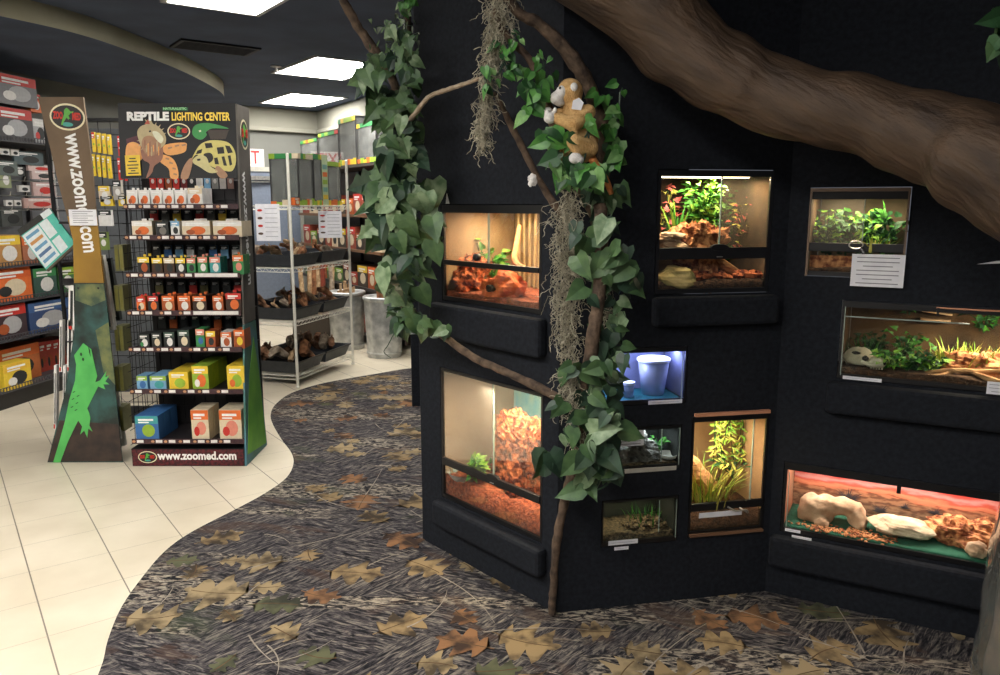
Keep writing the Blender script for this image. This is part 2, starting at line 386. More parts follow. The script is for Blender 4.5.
tag(mb.obj('ceiling_vent', mat('vent_black', c3(30, 32, 37), None, 10, .6), loc=(p.x, p.y, 2.749), rot=(0, 0, rzl)), 'dark slatted air vent in the black ceiling', 'air vent')
p = G(276, 67, 2.74)
mb = MB(); mb.lathe([(.045, 0), (.05, -.006), (.03, -.012), (.012, -.014), (.012, -.035), (.02, -.038)])
tag(mb.obj('fire_sprinkler', WHITE, loc=(p.x, p.y, 2.749), smooth=True), 'small white sprinkler head on the black ceiling', 'sprinkler')

# ------------------------------------------------------------------ black display walls
A1 = (-.35, 3.263); B1 = (.208, 2.626); C1 = (1.042, 2.79); D1 = (1.669+.626*1.6, 2.453-.337*1.6)
def mkfr(a, b): return Fr(a[0], a[1], 0, math.atan2(b[1]-a[1], b[0]-a[0])), math.hypot(b[0]-a[0], b[1]-a[1])
F1, L1 = mkfr(A1, B1); F2, L2 = mkfr(B1, C1); F3, L3 = mkfr(C1, D1)
TK = {'T1': (F1, .172, .752, 1.116, 1.50), 'T2': (F1, .150, .766, .254, .825), 'T3': (F2, .346, .784, 1.188, 1.62),
      'T4': (F2, .150, .481, .788, .995), 'T5': (F2, .158, .470, .537, .702), 'T6': (F2, .172, .468, .250, .428), 'T7': (F2, .514, .822, .262, .728),
      'T8': (F3, .069, .382, 1.250, 1.558), 'T9': (F3, .20, 1.02, .886, 1.165), 'T10': (F3, .043, .80, .265, .541)}
HT = 2.748
def holed(name, F_, L_, holes, th=.018):
    xs = sorted({0, L_} | {h[i] for h in holes for i in (0, 1)}); zs = sorted({0.004, HT} | {h[i] for h in holes for i in (2, 3)})
    mb = MB()
    # merge cells column by column
    for i in range(len(xs)-1):
        k = 0
        while k < len(zs)-1:
            cx = (xs[i]+xs[i+1])/2
            solid = lambda q: not any(h[0] < cx < h[1] and h[2] < (zs[q]+zs[q+1])/2 < h[3] for h in holes)
            if not solid(k): k += 1; continue
            e = k
            while e+1 < len(zs)-1 and solid(e+1): e += 1
            mb.box(xs[i], xs[i+1], 0, th, zs[k], zs[e+1]); k = e+1
    return struct(mb.obj(name, BLACKFAB, loc=F_.o, rot=(0, 0, F_.rz)))
for nm, F_, L_ in (('wall_display_left', F1, L1), ('wall_display_middle', F2, L2), ('wall_display_right', F3, L3)):
    holed(nm, F_, L_, [(v[1]-.003, v[2]+.003, v[3]-.003, v[4]+.003) for v in TK.values() if v[0] is F_])
# return wall going back on the far left of the enclosure
d = Vector((-.641+.018, 5.583)) ; 
wall('wall_display_return', (A1[0]-.0, A1[1]+.002), (-.60, 5.58), .004, HT, BLACKFAB, .02, -1)
wall('wall_display_rear', (-.66, 5.583), (1.5, 6.2), .004, HT, BLACKFAB, .02, 1)
# ledges (padded black sills below tanks)
def ledge(nm, F_, x0, x1, z0, z1, out=.06, r=.015):
    mb = MB(); mb.box(x0, x1, -out, -.0005, z0, z1)
    o = mb.obj(nm, BLACKFAB, loc=F_.o, rot=(0, 0, F_.rz), bev=r); return struct(o)
ledge('trim_3', F1, .135, .79, .965, 1.105, .05)
ledge('trim_4', F1, .135, .80, .135, .245, .05)
ledge('trim_5', F2, .33, .81, 1.075, 1.18, .05)
ledge('trim_6', F3, .17, 1.1, .76, .875, .05)
ledge('trim_7', F3, .01, .9, .13, .255, .05)

# ================================================================== TERRARIUMS
TG = glass('tank_glass', (.93, .96, .94, 1), gloss=.38)
TGD = glass('dusty_glass', (.88, .88, .85, 1), dust=.022, dustc=(.6, .58, .54, 1), gloss=.38)
TGF = glass('fogged_glass', (.80, .78, .72, 1), dust=.035, dustc=(.5, .45, .36, 1), gloss=.38)
EDGEG = mat('polished_glass_edge', c3(150, 165, 155), None, 10, .15, spec=.8)
SOIL_R = mat('red_soil', c3(176, 92, 60), c3(108, 50, 32), 60, .95, bump=.9, bscale=130)
SOIL_B = mat('brown_soil', c3(92, 62, 42), c3(50, 33, 23), 60, .95, bump=.9, bscale=130)
SOIL_D = mat('dark_gravel', c3(120, 100, 76), c3(48, 40, 32), 90, .9, bump=.9, bscale=150)
FELT = mat('green_felt', c3(44, 100, 78), c3(36, 84, 66), 50, .95)
TEAL = mat('teal_liner', c3(30, 100, 96), c3(24, 84, 82), 50, .7)
CORK = mat('cork_bark', c3(214, 148, 100), c3(120, 62, 38), 42, .9, bump=1., bscale=70, ramp=(.4, .58))
CORKR = mat('red_cork_bark', c3(205, 112, 68), c3(96, 40, 24), 46, .9, bump=1., bscale=70, ramp=(.42, .56))
STONE = mat('pale_stone', c3(206, 176, 146), c3(168, 132, 104), 16, .9, bump=.5, bscale=60)
STONEW = mat('cream_stone', c3(222, 200, 172), c3(186, 156, 128), 14, .9, bump=.5, bscale=60)
STONEG = mat('grey_stone', c3(150, 145, 138), c3(70, 66, 62), 40, .9, bump=.9, bscale=90)
WOOD = mat('driftwood', c3(196, 150, 104), c3(136, 92, 58), 20, .85, bump=.5, stretch=(1, 1, 4))
GR1 = mat('plant_green', c3(70, 134, 46), c3(44, 98, 32), 30, .55)
GR2 = mat('plant_lime', c3(142, 184, 70), c3(98, 150, 46), 30, .5)
GR3 = mat('plant_dark', c3(38, 84, 44), c3(24, 60, 32), 30, .6)
GRY = mat('plant_yellow', c3(196, 190, 96), c3(150, 148, 62), 30, .6)
PINK = mat('plant_pink', c3(206, 100, 100), c3(160, 70, 60), 30, .6)
BK_TAN = mat('tan_backdrop', c3(178, 146, 108), c3(136, 106, 74), 5, .9, bump=.3, ramp=(.3, .7))
BK_BRN = mat('brown_backdrop', c3(104, 80, 56), c3(54, 42, 30), 7, .9, bump=.3)
BK_DRK = mat('dark_backdrop', c3(36, 38, 34), c3(22, 24, 22), 7, .9)
BK_GRY = mat('grey_backdrop', c3(118, 120, 140), c3(92, 94, 116), 7, .9)
BK_BLUE = mat('blue_poster', c3(70, 170, 200), c3(150, 190, 180), 9, .8, stretch=(3, 1, 1))
def mural_mat():
    m = bpy.data.materials.new('desert_mural'); m.use_nodes = True; nt = m.node_tree; N = nt.nodes; L = nt.links; b = N['Principled BSDF']
    tc = N.new('ShaderNodeTexCoord'); sp = N.new('ShaderNodeSeparateXYZ'); L.new(tc.outputs['Object'], sp.inputs[0])
    mp = N.new('ShaderNodeMapping'); mp.inputs['Scale'].default_value = (1, 1, 3.2); L.new(tc.outputs['Object'], mp.inputs[0])
    nz = N.new('ShaderNodeTexNoise'); nz.inputs['Scale'].default_value = 9; nz.inputs['Detail'].default_value = 7; L.new(mp.outputs[0], nz.inputs['Vector'])
    mm = N.new('ShaderNodeMath'); mm.operation = 'MULTIPLY_ADD'; mm.inputs[1].default_value = .07; L.new(nz.outputs[0], mm.inputs[0])
    mz = N.new('ShaderNodeMath'); mz.operation = 'MULTIPLY_ADD'; mz.inputs[1].default_value = 1.05; mz.inputs[2].default_value = .064; L.new(sp.outputs[2], mz.inputs[0]); L.new(mz.outputs[0], mm.inputs[2])
    cr = N.new('ShaderNodeValToRGB'); e = cr.color_ramp.elements
    st = [(.0, c3(112, 70, 52)), (.16, c3(136, 104, 80)), (.205, c3(172, 120, 88)), (.216, c3(206, 116, 84)), (.228, c3(214, 140, 104)), (.240, c3(200, 78, 62)), (.252, c3(206, 150, 146)), (.27, c3(190, 70, 60))]
    while len(e) < len(st): e.new(.5)
    for i, (p, cc) in enumerate(st): e[i].position = p; e[i].color = cc
    L.new(mm.outputs[0], cr.inputs[0])
    n2 = N.new('ShaderNodeTexNoise'); n2.inputs['Scale'].default_value = 26; n2.inputs['Detail'].default_value = 6; L.new(mp.outputs[0], n2.inputs['Vector'])
    cr2 = N.new('ShaderNodeValToRGB'); cr2.color_ramp.elements[0].position = .42; cr2.color_ramp.elements[0].color = (.45, .36, .34, 1); cr2.color_ramp.elements[1].position = .56; L.new(n2.outputs[0], cr2.inputs[0])
    mx = N.new('ShaderNodeMix'); mx.data_type = 'RGBA'; mx.blend_type = 'MULTIPLY'
    lt = N.new('ShaderNodeMath'); lt.operation = 'LESS_THAN'; lt.inputs[1].default_value = .215; L.new(mm.outputs[0], lt.inputs[0])
    L.new(lt.outputs[0], mx.inputs[0]); L.new(cr.outputs[0], mx.inputs[6]); L.new(cr2.outputs[0], mx.inputs[7]); L.new(mx.outputs[2], b.inputs['Base Color']); b.inputs['Roughness'].default_value = .7
    return m
MURAL = mural_mat()
LAMPW = {}
def lampmat(col, s):
    k = (col, s)
    if k not in LAMPW:
        m = bpy.data.materials.new('lamp_tube'); m.use_nodes = True; b = m.node_tree.nodes['Principled BSDF']
        b.inputs['Base Color'].default_value = (*col, 1); b.inputs['Emission Color'].default_value = (*col, 1); b.inputs['Emission Strength'].default_value = s; LAMPW[k] = m
    return LAMPW[k]
WARM = (1, .70, .40); WARM2 = (1, .80, .56); BLUE = (.42, .48, 1.)
TF = {}; TE = {}
def tank(key, label, dep, sub, submat, back, side, light, rail=None, split=None, front=None, rim=.016, post=.008, topbar=.02, botbar=None, lampx=(.15, .85), lampy=.45, dust=None, curved=False):
    F_, x0, x1, z0, z1 = TK[key]; wd = x1-x0; h = z1-z0
    fr = F_.sub((x0+x1)/2, 0, z0); TF[key] = (fr, wd, h, dep, sub)
    t = empty('terrarium', fr.o, fr.rz, label, 'terrarium'); TE[key] = t
    a = wd/2; bb = botbar if botbar is not None else rim
    mb = MB()
    mb.box(-a, a, .001, .012, h-topbar, h); mb.box(-a, a, .001, .012, 0, bb)
    for s in (-1, 1):
        mb.box(min(s*a, s*(a-post)), max(s*a, s*(a-post)), .001, .012, bb, h-topbar)
        mb.box(min(s*a, s*(a-.006)), max(s*a, s*(a-.006)), .013, dep, h-.016, h-.004); mb.box(min(s*a, s*(a-.006)), max(s*a, s*(a-.006)), .013, dep, .004, .014)
    mb.obj('frame', BLACKP, t)
    MB().box(-a+.007, a-.007, dep-.006, dep-.001, .004, h-.016).obj('back_panel', back, t)
    for s in (-1, 1): MB().box(min(s*(a-.002), s*(a-.006)), max(s*(a-.002), s*(a-.006)), .014, dep-.007, .015, h-.017).obj('side_panel', side, t)
    MB().box(-a, a, .013, dep, h-.003, h).obj('lid', BLACKP, t)
    MB().box(-a+.007, a-.007, .013, dep-.007, .001, .004).obj('base', BLACKP, t)
    g = dust or (TG, TG)
    if rail:
        r0, r1 = rail
        mb = MB(); mb.box(-a+post, a-post, -.004, .010, r0, r1)
        if curved: mb.ell((split or 0), r1, .035, .012, -.006, .010, n=16); mb.box(-.012+(split or 0), .012+(split or 0), -.008, -.005, r0+.006, r0+.010, 1)
        mb.obj('door_rail', [BLACKP, CHROME], t, bev=.002)
        MB().box(-a+post, a-post, .004, .007, bb, r0).obj('lower_pane', TG, t)
        lo = r1
    else: lo = bb
    if split is not None:
        MB().box(-a+post+.001, split-.001, .003, .006, lo, h-topbar).obj('glass_door', g[0], t)
        MB().box(split+.001, a-post-.001, .003, .006, lo, h-topbar).obj('glass_door', g[1], t)
        MB().box(split-.0015, split+.0015, .0005, .008, lo, h-topbar).obj('glass_edge', EDGEG, t)
    else: MB().box(-a+post, a-post, .003, .006, lo, h-topbar).obj('glass_pane', g[0], t)
    # substrate
    mb = MB(); nx, ny = 26, 10; vs = []; xa, xb, ya, yb = -a+.008, a-.008, .0135, dep-.008
    flat_ = submat in (FELT, TEAL)
    for j in range(ny+1):
        for i in range(nx+1):
            x = xa+(xb-xa)*i/nx; y = ya+(yb-ya)*j/ny
            z = sub if flat_ else sub*(1+.35*noise.noise(Vector((x*9+len(TF), y*9, 1)))+.2*noise.noise(Vector((x*28, y*28, len(TF)))))
            vs.append((x, y, z))
    k = len(vs); vs += [(x, y, .0045) for x, y, z in vs]; fs = [(j*(nx+1)+i, j*(nx+1)+i+1, (j+1)*(nx+1)+i+1, (j+1)*(nx+1)+i) for j in range(ny) for i in range(nx)]
    fs += [(i, k+i, k+i+1, i+1) for i in range(nx)]+[(ny*(nx+1)+i+1, k+ny*(nx+1)+i+1, k+ny*(nx+1)+i, ny*(nx+1)+i) for i in range(nx)]
    fs += [(j*(nx+1), (j+1)*(nx+1), k+(j+1)*(nx+1), k+j*(nx+1)) for j in range(ny)]+[(j*(nx+1)+nx, k+j*(nx+1)+nx, k+(j+1)*(nx+1)+nx, (j+1)*(nx+1)+nx) for j in range(ny)]
    mb.add(vs, fs); mb.obj('substrate', submat, t, smooth=True)
    if light:
        col, pw = light
        la, lb = -a+wd*lampx[0], -a+wd*lampx[1]; ly = dep*lampy
        MB().tube([(la, ly, h-.016), (lb, ly, h-.016)], .008, 10).obj('lamp_tube', lampmat(col, 6.), t)
        mb = MB(); mb.box(la, lb, ly-.03, ly-.012, h-.012, h-.004); mb.box(la, lb, ly+.012, ly+.03, h-.012, h-.004); mb.obj('lamp_reflector', WHITE, t)
        area('lamp_light', ((la+lb)/2, ly, h-.028), (0, 0, 0), lb-la, .05, pw, col, t)
    return t
def edge(key, x, z0, z1):   # bright silicone / glass edge at the side of a tank
    MB().box(x-.0015, x+.0015, -.0005, .0012, z0, z1).obj('glass_edge', EDGEG, TE[key])
def item(mb, key, name, mats, label, cat, px, dy, z=None, rz=0., group=None, smooth=False, x=None):
    fr, wd, h, dep, sub = TF[key]
    if x is None: x = fr.pt(px, 337, dy)[0] if not isinstance(px, tuple) else fr.pt(px[0], px[1], dy)[0]
    p = fr.w(x, dy, sub*.86 if z is None else z)
    o = mb.obj(name, mats, loc=p, rot=(0, 0, fr.rz+rz), smooth=smooth); tag(o, label, cat, group); return o
def plant_leafy(n, h, r, L, seed, kind=0, stems=5, wide=.8, mi=(0, 1)):
    rr = random.Random(seed); st = MB(); lf = MB()
    for s in range(stems):
        a = rr.uniform(0, 2*pi); tip = Vector((cos(a)*r*rr.uniform(.3, 1), sin(a)*r*rr.uniform(.3, 1), h*rr.uniform(.6, 1)))
        P = smoothpath([(0, 0, 0), (tip.x*.35, tip.y*.35, tip.z*.6), tip], 5); st.tube(P, .0018, 4)
        for k in range(n//stems):
            q = P[rr.randrange(2, len(P))]+Vector((rr.gauss(0, r*.22), rr.gauss(0, r*.22), rr.gauss(0, h*.05))); q.z = max(q.z, .004)
            dd = Vector((q.x*2+rr.gauss(0, .04), q.y*2+rr.gauss(0, .04), rr.uniform(-.03, .09)))
            lf.leaf(q, dd, (rr.gauss(0, .4), -.5+rr.gauss(0, .4), 1), L*rr.uniform(.7, 1.2), wide, rr.choice(mi), kind)
    return st, lf
def plant_blades(n, h, r, w_, seed, mi=(0, 1), spread=.6):
    rr = random.Random(seed); lf = MB()
    for k in range(n):
        a = rr.uniform(0, 2*pi); s = rr.uniform(.1, 1)*spread; b = Vector((cos(a)*r*.2*rr.random(), sin(a)*r*.2*rr.random(), 0))
        L_ = h*rr.uniform(.6, 1); P = []; 
        for i in range(7):
            t = i/6; P.append(b+Vector((cos(a)*s*L_*t*(.4+t*.6), sin(a)*s*L_*t*(.4+t*.6), L_*t*(1-.35*s*t))))
        sd = Vector((-sin(a), cos(a), 0)); vs = []
        for i, p in enumerate(P):
            wd = w_*(1-(i/6)**1.5)*.5+.0003; vs += [p-sd*wd, p+Vector((0, 0, -wd*.5)), p+sd*wd]
        lf.add(vs, [(3*i+j, 3*i+j+1, 3*i+j+4, 3*i+j+3) for i in range(6) for j in (0, 1)], rr.choice(mi))
    return lf
def plant_item(key, name, st, lf, mats, label, px, dy, z=None, cat='plant'):
    fr, wd, h, dep, sub = TF[key]
    x = fr.pt(px, 337, dy)[0] if not isinstance(px, tuple) else fr.pt(px[0], px[1], dy)[0]
    o = lf.obj(name, mats, loc=fr.w(x, dy, sub*.86 if z is None else z), rot=(0, 0, fr.rz)); tag(o, label, cat)
    if st: st.obj('stem', GR3, o)
    return o
def card(parent_fr, x, z, w_, h_, label, rows=5, tilt=0., y=-.012, ncol=1, name='price_card', title=False):
    mb = MB(); mb.box(-w_/2, w_/2, 0, .0015, 0, h_)
    for r_ in range(rows):
        zz = h_*(1-(r_+.8)/(rows+.6)); ln = w_*(.40 if r_ % 3 != 2 else .28)
        mb.box(-ln, ln, -.0006, 0, zz-h_*.018/max(1, rows/5), zz+h_*.018/max(1, rows/5), 1)
    o = mb.obj(name, [PAPER, INK], loc=parent_fr.w(x, y, z), rot=(tilt, 0, parent_fr.rz)); tag(o, label, 'card'); return o
def pxc(key, px, py, y=0.): return TF[key][0].pt(px, py, y)

# --- T1: upper tank of the left face
tank('T1', 'glass terrarium with orange rock cave, upper tank of the left display face', .40, .035, SOIL_R, BK_TAN, BK_TAN, (WARM2, 5.5), rail=(.145, .165), split=.0, dust=(TGD, TG), topbar=.03, post=.012)
MB().tube([(-.055, -.02, .185), (-.055, .002, .185)], .014, 12).obj('door_knob', BLACKP, TE['T1'], smooth=True)
mb = MB(); mb.blob((0, 0, .03), (.11, .09, .095), 3, .3, 2.2, 18, ridge=.5); item(mb, 'T1', 'cork_mound', CORKR, 'rough red cork mound under the plant in the upper left tank', 'bark', (468, 290), .14, .03)
mb = MB(); mb.blob((0, 0, .03), (.095, .07, .07), 6, .3, 1.6, 16); mb.ell(-.02, .035, .018, .014, -.073, -.03, 1); item(mb, 'T1', 'rock_cave', [mat('orange_rock', c3(222, 112, 62), c3(190, 84, 44), 12, .85, bump=.4), mat('cave_hole_shade', c3(40, 20, 14), None)], 'smooth orange rock cave with a round hole in the upper left tank', 'rock hide', (506, 298), .10, .03)  # hole is a dark disc, its shade painted as colour
st, lf = plant_leafy(90, .20, .07, .035, 5); plant_item('T1', 'leafy_plant', st, lf, [GR2, GR1], 'bright green leafy plant behind the orange rock cave', (491, 275), .22)
mb = MB(); P = smoothpath([(-.10, .10, .21), (-.07, .06, .15), (-.02, 0, .08), (.05, -.03, .055), (.13, -.05, .045)], 5); mb.tube(P, lerps([.008, .012, .014, .013, .009], len(P)), 8, nz=.3)
item(mb, 'T1', 'branch', mat('orange_wood', c3(206, 138, 88), c3(160, 96, 58), 20, .8), 'bent pale branch leaning across the upper left tank', 'branch', (518, 262), .17, .09)
mb = MB(); [mb.tube([(x, 0, .02), (x+.006*k, -.01, .34)], .006, 5) for k, x in enumerate((-.05, -.02, .01, .04, .065))]
item(mb, 'T1', 'bamboo_sticks', mat('pale_bamboo', c3(190, 160, 112), c3(150, 120, 82), 20, .7), 'row of pale upright sticks at the back of the upper left tank', 'sticks', (528, 240), .33, .02)

# --- T2: lower tank of the left face
tank('T2', 'large tall terrarium with an upright orange cork slab, lower tank of the left display face', .42, .10, SOIL_R, BK_TAN, mat('tan_side', c3(160, 142, 122), c3(140, 122, 104), 4, .9), (WARM2, 8.), rail=(.150, .180), split=.03, dust=(TGD, TG), topbar=.012, post=.010, lampx=(.45, .95), lampy=.12, curved=True)
mb = MB(); mb.blob((0, 0, .155), (.120, .055, .165), 9, .12, 2.2, 34, ridge=.28, sq=.55, M=Matrix.Rotation(R(9), 4, 'Y')); item(mb, 'T2', 'cork_slab', CORKR, 'large upright orange cork slab in the lower left tank', 'bark', (516, 455), .13, .085, smooth=False)
mb = MB(); mb.blob((0, 0, .10), (.12, .05, .17), 19, .3, 1.4, 16, ridge=.3); item(mb, 'T2', 'rock_cave', mat('dull_orange_rock', c3(178, 118, 80), c3(140, 86, 56), 12, .9, bump=.4), 'dull orange rock formation at the back of the lower left tank', 'rock hide', (480, 435), .35, .08)
st, lf = plant_leafy(110, .15, .05, .04, 15, 1); plant_item('T2', 'leafy_plant', st, lf, [GR2, GR1], 'small bright green fern in front of the cork slab', (476, 470), .05, .10)
mb = MB(); mb.box(-.12, .12, 0, .003, 0, .30); item(mb, 'T2', 'blue_poster', BK_BLUE, 'blue printed sheet in the top corner of the lower left tank', 'poster', (532, 395), .40, .24)
mb = MB(); mb.lathe([(.055, 0), (.078, .035), (.082, .036), (.06, .004)], n=24); item(mb, 'T2', 'water_bowl', glass('bowl_glass', (.85, .88, .86, 1), dust=.15), 'clear round water bowl on the red soil', 'bowl', (466, 481), .07, .085)

# --- T3: upper tank of the middle face
tank('T3', 'brightly lit planted terrarium with two sliding panes, topmost tank of the middle face', .40, .045, SOIL_B, BK_BRN, BK_BRN, (WARM2, 4.2), rail=(.122, .163), split=.02, dust=(TG, TGF), topbar=.022, post=.012, lampx=(.05, .9), lampy=.25, curved=True)
st, lf = plant_leafy(620, .27, .09, .026, 21, 0, 16); plant_item('T3', 'leafy_plant', st, lf, [GR2, GR1], 'lush lime green bush filling the middle tank of the top row', (703, 215), .17, .13)
st, lf = plant_leafy(260, .30, .055, .025, 22, 0, 10); plant_item('T3', 'leafy_plant', st, lf, [GR3, GR1], 'dark green hanging foliage just behind the pane divider', (722, 225), .28, .06)
st, lf = plant_leafy(200, .20, .07, .026, 23, 1, 10); plant_item('T3', 'flowering_plant', st, lf, [PINK, GRY], 'faded pink and yellow plant behind the fogged pane', (748, 225), .20, .12)
st, lf = plant_leafy(70, .24, .045, .03, 24, 1, 8); plant_item('T3', 'red_plant', st, lf, [PINK, GRY], 'pink feathery plant at the left end of the bright tank', (667, 220), .24, .14)
lf = plant_blades(12, .20, .07, .024, 25, (0, 1), .35); plant_item('T3', 'snake_plant', None, lf, [GR1, GR2], 'pale upright snake plant beside the lime bush', (677, 215), .15, .15)
mb = MB(); mb.blob((0, 0, .0), (.10, .08, .075), 31, .25, 2, 26, ridge=.4); item(mb, 'T3', 'cork_mound', CORK, 'knobbly orange cork mound at the foot of the lime bush', 'bark', (697, 236), .13, .17)
mb = MB(); mb.blob((0, 0, 0), (.10, .08, .03), 33, .3, 1.2, 14); mb.blob((-.02, -.02, .03), (.07, .06, .022), 34, .3, 1.2, 14); item(mb, 'T3', 'flat_rock', STONE, 'stacked flat brown stones at the left of the cork mound', 'rock', (672, 243), .12, .165)
mb = MB(); mb.blob((0, 0, .02), (.075, .05, .045), 35, .2, 1.2, 14); item(mb, 'T3', 'rock', mat('yellow_rock', c3(196, 176, 118), c3(160, 136, 86), 12, .9), 'smooth yellowish rock behind the lower pane of the bright tank', 'rock', (676, 282), .05, .03)
mb = MB(); mb.blob((0, 0, .05), (.045, .035, .075), 36, .3, 2, 14, ridge=.5); item(mb, 'T3', 'cork_post', CORK, 'small cork post in the lower middle of the bright tank', 'bark', (704, 268), .10, .03)
mb = MB(); P = [(-.07, 0, .10), (-.02, 0, .06), (.06, .0, .02)]; mb.tube(P, [.015, .02, .014], 8, nz=.3); item(mb, 'T3', 'branch', WOOD, 'short thick branch below the divider of the bright tank', 'branch', (728, 270), .10, .03)
for k, (q, s) in enumerate((((742, 275), 4), ((720, 278), 3), ((700, 280), 7), ((757, 279), 8))):
    mb = MB(); mb.blob((0, 0, .012), (.038, .03, .016), 40+s, .4, 1.6, 10); item(mb, 'T3', 'bark_chip', CORKR, 'reddish bark chip on the soil, %s of the chips in the bright tank' % ('third', 'second', 'first', 'last')[k], 'bark', q, .06, .045, group='bark chips in the bright tank')

# --- T4, T5, T6: small stacked tanks of the middle face
tank('T4', 'small blue lit tank holding plastic cups, top of three small stacked tanks', .20, .012, TEAL, BK_GRY, BK_GRY, (BLUE, 1.9), topbar=.016, post=.006, lampx=(.02, .98), lampy=.4)
edge('T4', .148, .012, .19)
CUP = glass('cloudy_plastic', (.78, .80, .9, 1), dust=.20, dustc=(.85, .86, .95, 1)); LID = plain(225, 225, 235)
fr = TF['T4'][0]
x = fr.pt(653, 380, .10)[0]
c_ = empty('plastic_tub', fr.w(x, .10, .0135), fr.rz, 'tall cloudy deli tub with a white lid in the blue lit tank', 'plastic tub')
MB().lathe([(.042, .0), (.058, .125), (.056, .125), (.040, .004)], n=28).obj('tub_body', CUP, c_, smooth=True)
MB().lathe([(.062, .126), (.062, .134), (.055, .138), (.01, .137)], n=28).obj('lid', LID, c_)
MB().blob((0, 0, .014), (.034, .034, .012), 2, .3, 3, 10).obj('bedding', SOIL_B, c_)
x = fr.pt(628, 390, .07)[0]
c_ = empty('plastic_tub', fr.w(x, .07, .0135), fr.rz, 'small round tub with a white lid beside the tall deli tub', 'plastic tub')
MB().lathe([(.020, 0), (.023, .045), (.021, .045), (.018, .003)], n=20).obj('tub_body', CUP, c_, smooth=True); MB().lathe([(.026, .046), (.026, .056), (.01, .056)], n=20).obj('lid', LID, c_)
x, z = pxc('T4', 664, 403); card(fr, x, z, .13, .014, 'narrow white price strip under the blue lit tank', 1)
tank('T5', 'small dim tank with white card and grey rock, middle of three stacked tanks', .20, .022, SOIL_D, BK_DRK, BK_DRK, ((.8, .9, 1), .55), topbar=.012, post=.006)
edge('T5', .150, .012, .155); edge('T5', .08, .03, .155)
fr = TF['T5'][0]
x, z = pxc('T5', 627, 446); card(fr, x, z, .125, .058, 'white information card taped inside the small dim tank', 5, y=-.004)
mb = MB(); mb.blob((0, 0, .03), (.085, .06, .058), 51, .35, 1.8, 16, ridge=.3); item(mb, 'T5', 'grey_rock', STONEG, 'rough grey rock heap beneath the white information card', 'rock', (630, 462), .08, .02)
st, lf = plant_leafy(60, .07, .04, .022, 52); plant_item('T5', 'leafy_plant', st, lf, [GR1, GR3], 'small dark green plant between the grey rock and white bowl', (655, 455), .09)
mb = MB(); mb.lathe([(.022, 0), (.036, .018), (.038, .018), (.030, .004)], n=24); item(mb, 'T5', 'water_bowl', WHITE, 'small white oval bowl in the dim middle tank', 'bowl', (668, 461), .05, .024)
mb = MB(); mb.box(-.155, .14, -.004, 0, -.006, .010); tag(mb.obj('price_strip', plain(190, 184, 172), loc=fr.w(0, 0, 0), rot=(0, 0, fr.rz)), 'long pale strip along the foot of the small dim tank', 'price strip')
tank('T6', 'small dark tank with gravel and a yellowish sheet, lowest of the three small stacked tanks', .20, .035, SOIL_D, BK_DRK, BK_DRK, ((1, .9, .6), .16), topbar=.008, post=.005)
edge('T6', .143, .012, .165); edge('T6', .075, .04, .165)
fr = TF['T6'][0]
mb = MB(); mb.box(-.035, .035, 0, .002, 0, .062); item(mb, 'T6', 'yellow_sheet', plain(120, 120, 56), 'small yellowish sheet stuck at the back of the dark tank', 'sheet', (622, 510), .17, .10)
lf = plant_blades(60, .07, .5, .006, 53, (0, 1)); plant_item('T6', 'grass_tuft', None, lf, [GR3, GR1], 'dark grassy plant in the dark lowest tank', (645, 515), .14)
mb = MB()
for k in range(26): mb.blob((rnd.uniform(-.09, .07), rnd.uniform(-.04, .04), rnd.uniform(0, .012)), (.012, .01, .008), k, .4, 2, 6)
tag(item(mb, 'T6', 'gravel', SOIL_D, 'loose brown gravel heaped in the dark lowest tank', 'gravel', (645, 528), .08, .04), 'loose brown gravel heaped in the dark lowest tank', 'gravel', kind='stuff')
x, z = pxc('T6', 622, 543); card(fr, x, z, .115, .017, 'wide white label strip on the front of the dark lowest tank', 1)
x, z = pxc('T6', 620, 547); card(fr, x, z-.004, .055, .012, 'short white label strip below the wider one on the dark tank', 1, y=-.016)

# --- T7: tall lit tank of the middle face
tank('T7', 'tall warm lit terrarium with a hanging plant and pale grass, beside the stacked small tanks', .36, .075, SOIL_B, BK_TAN, BK_TAN, (WARM2, 2.6), rail=(.098, .128), split=.095, dust=(TG, TGD), topbar=.02, post=.008, lampx=(.02, .5), lampy=.15)
MB().box(-.15, .15, -.014, 0, .470, .482).obj('hood_strip', mat('copper_strip', c3(214, 150, 116), None, 10, .4), TE['T7']); MB().box(-.15, .15, -.014, 0, .0, .008).obj('foot_strip', mat('dull_copper', c3(120, 88, 66), None, 10, .5), TE['T7'])
fr = TF['T7'][0]
mb = MB(); P = smoothpath([(-.15, -.02, .30), (-.08, 0, .20), (0, 0, .10), (.07, .02, .03)], 5); mb.tube(P, lerps([.022, .032, .036, .03], len(P)), 12, nz=.4); item(mb, 'T7', 'branch', WOOD, 'thick pale branch leaning across the tall warm tank', 'branch', (709, 480), .13, .04, x=-.01)
lf = plant_blades(110, .19, .5, .005, 54, (0, 0, 1), .9); plant_item('T7', 'pale_grass', None, lf, [GRY, GR2], 'pale yellow grass clump at the left of the tall warm tank', (706, 490), .09, .10)
rr = random.Random(8); lf = MB(); st = MB()
for k in range(9):
    x0 = rr.uniform(-.05, .06); P = smoothpath([(x0, 0, .36), (x0+rr.uniform(-.03, .03), -.02, .30), (x0*1.3, -.02, rr.uniform(.12, .24))], 5); st.tube(P, .0015, 4)
    for q in P[1:]:
        for j in range(4):
            a = rr.uniform(0, 2*pi); lf.leaf(q, (cos(a), sin(a), -.3), (0, -1, .6), .036, .55, rr.choice((0, 1)), 2)
plant_item('T7', 'hanging_plant', st, lf, [GRY, GR2], 'yellow green bamboo leaf plant hanging in the tall warm tank', (724, 430), .17, .09)
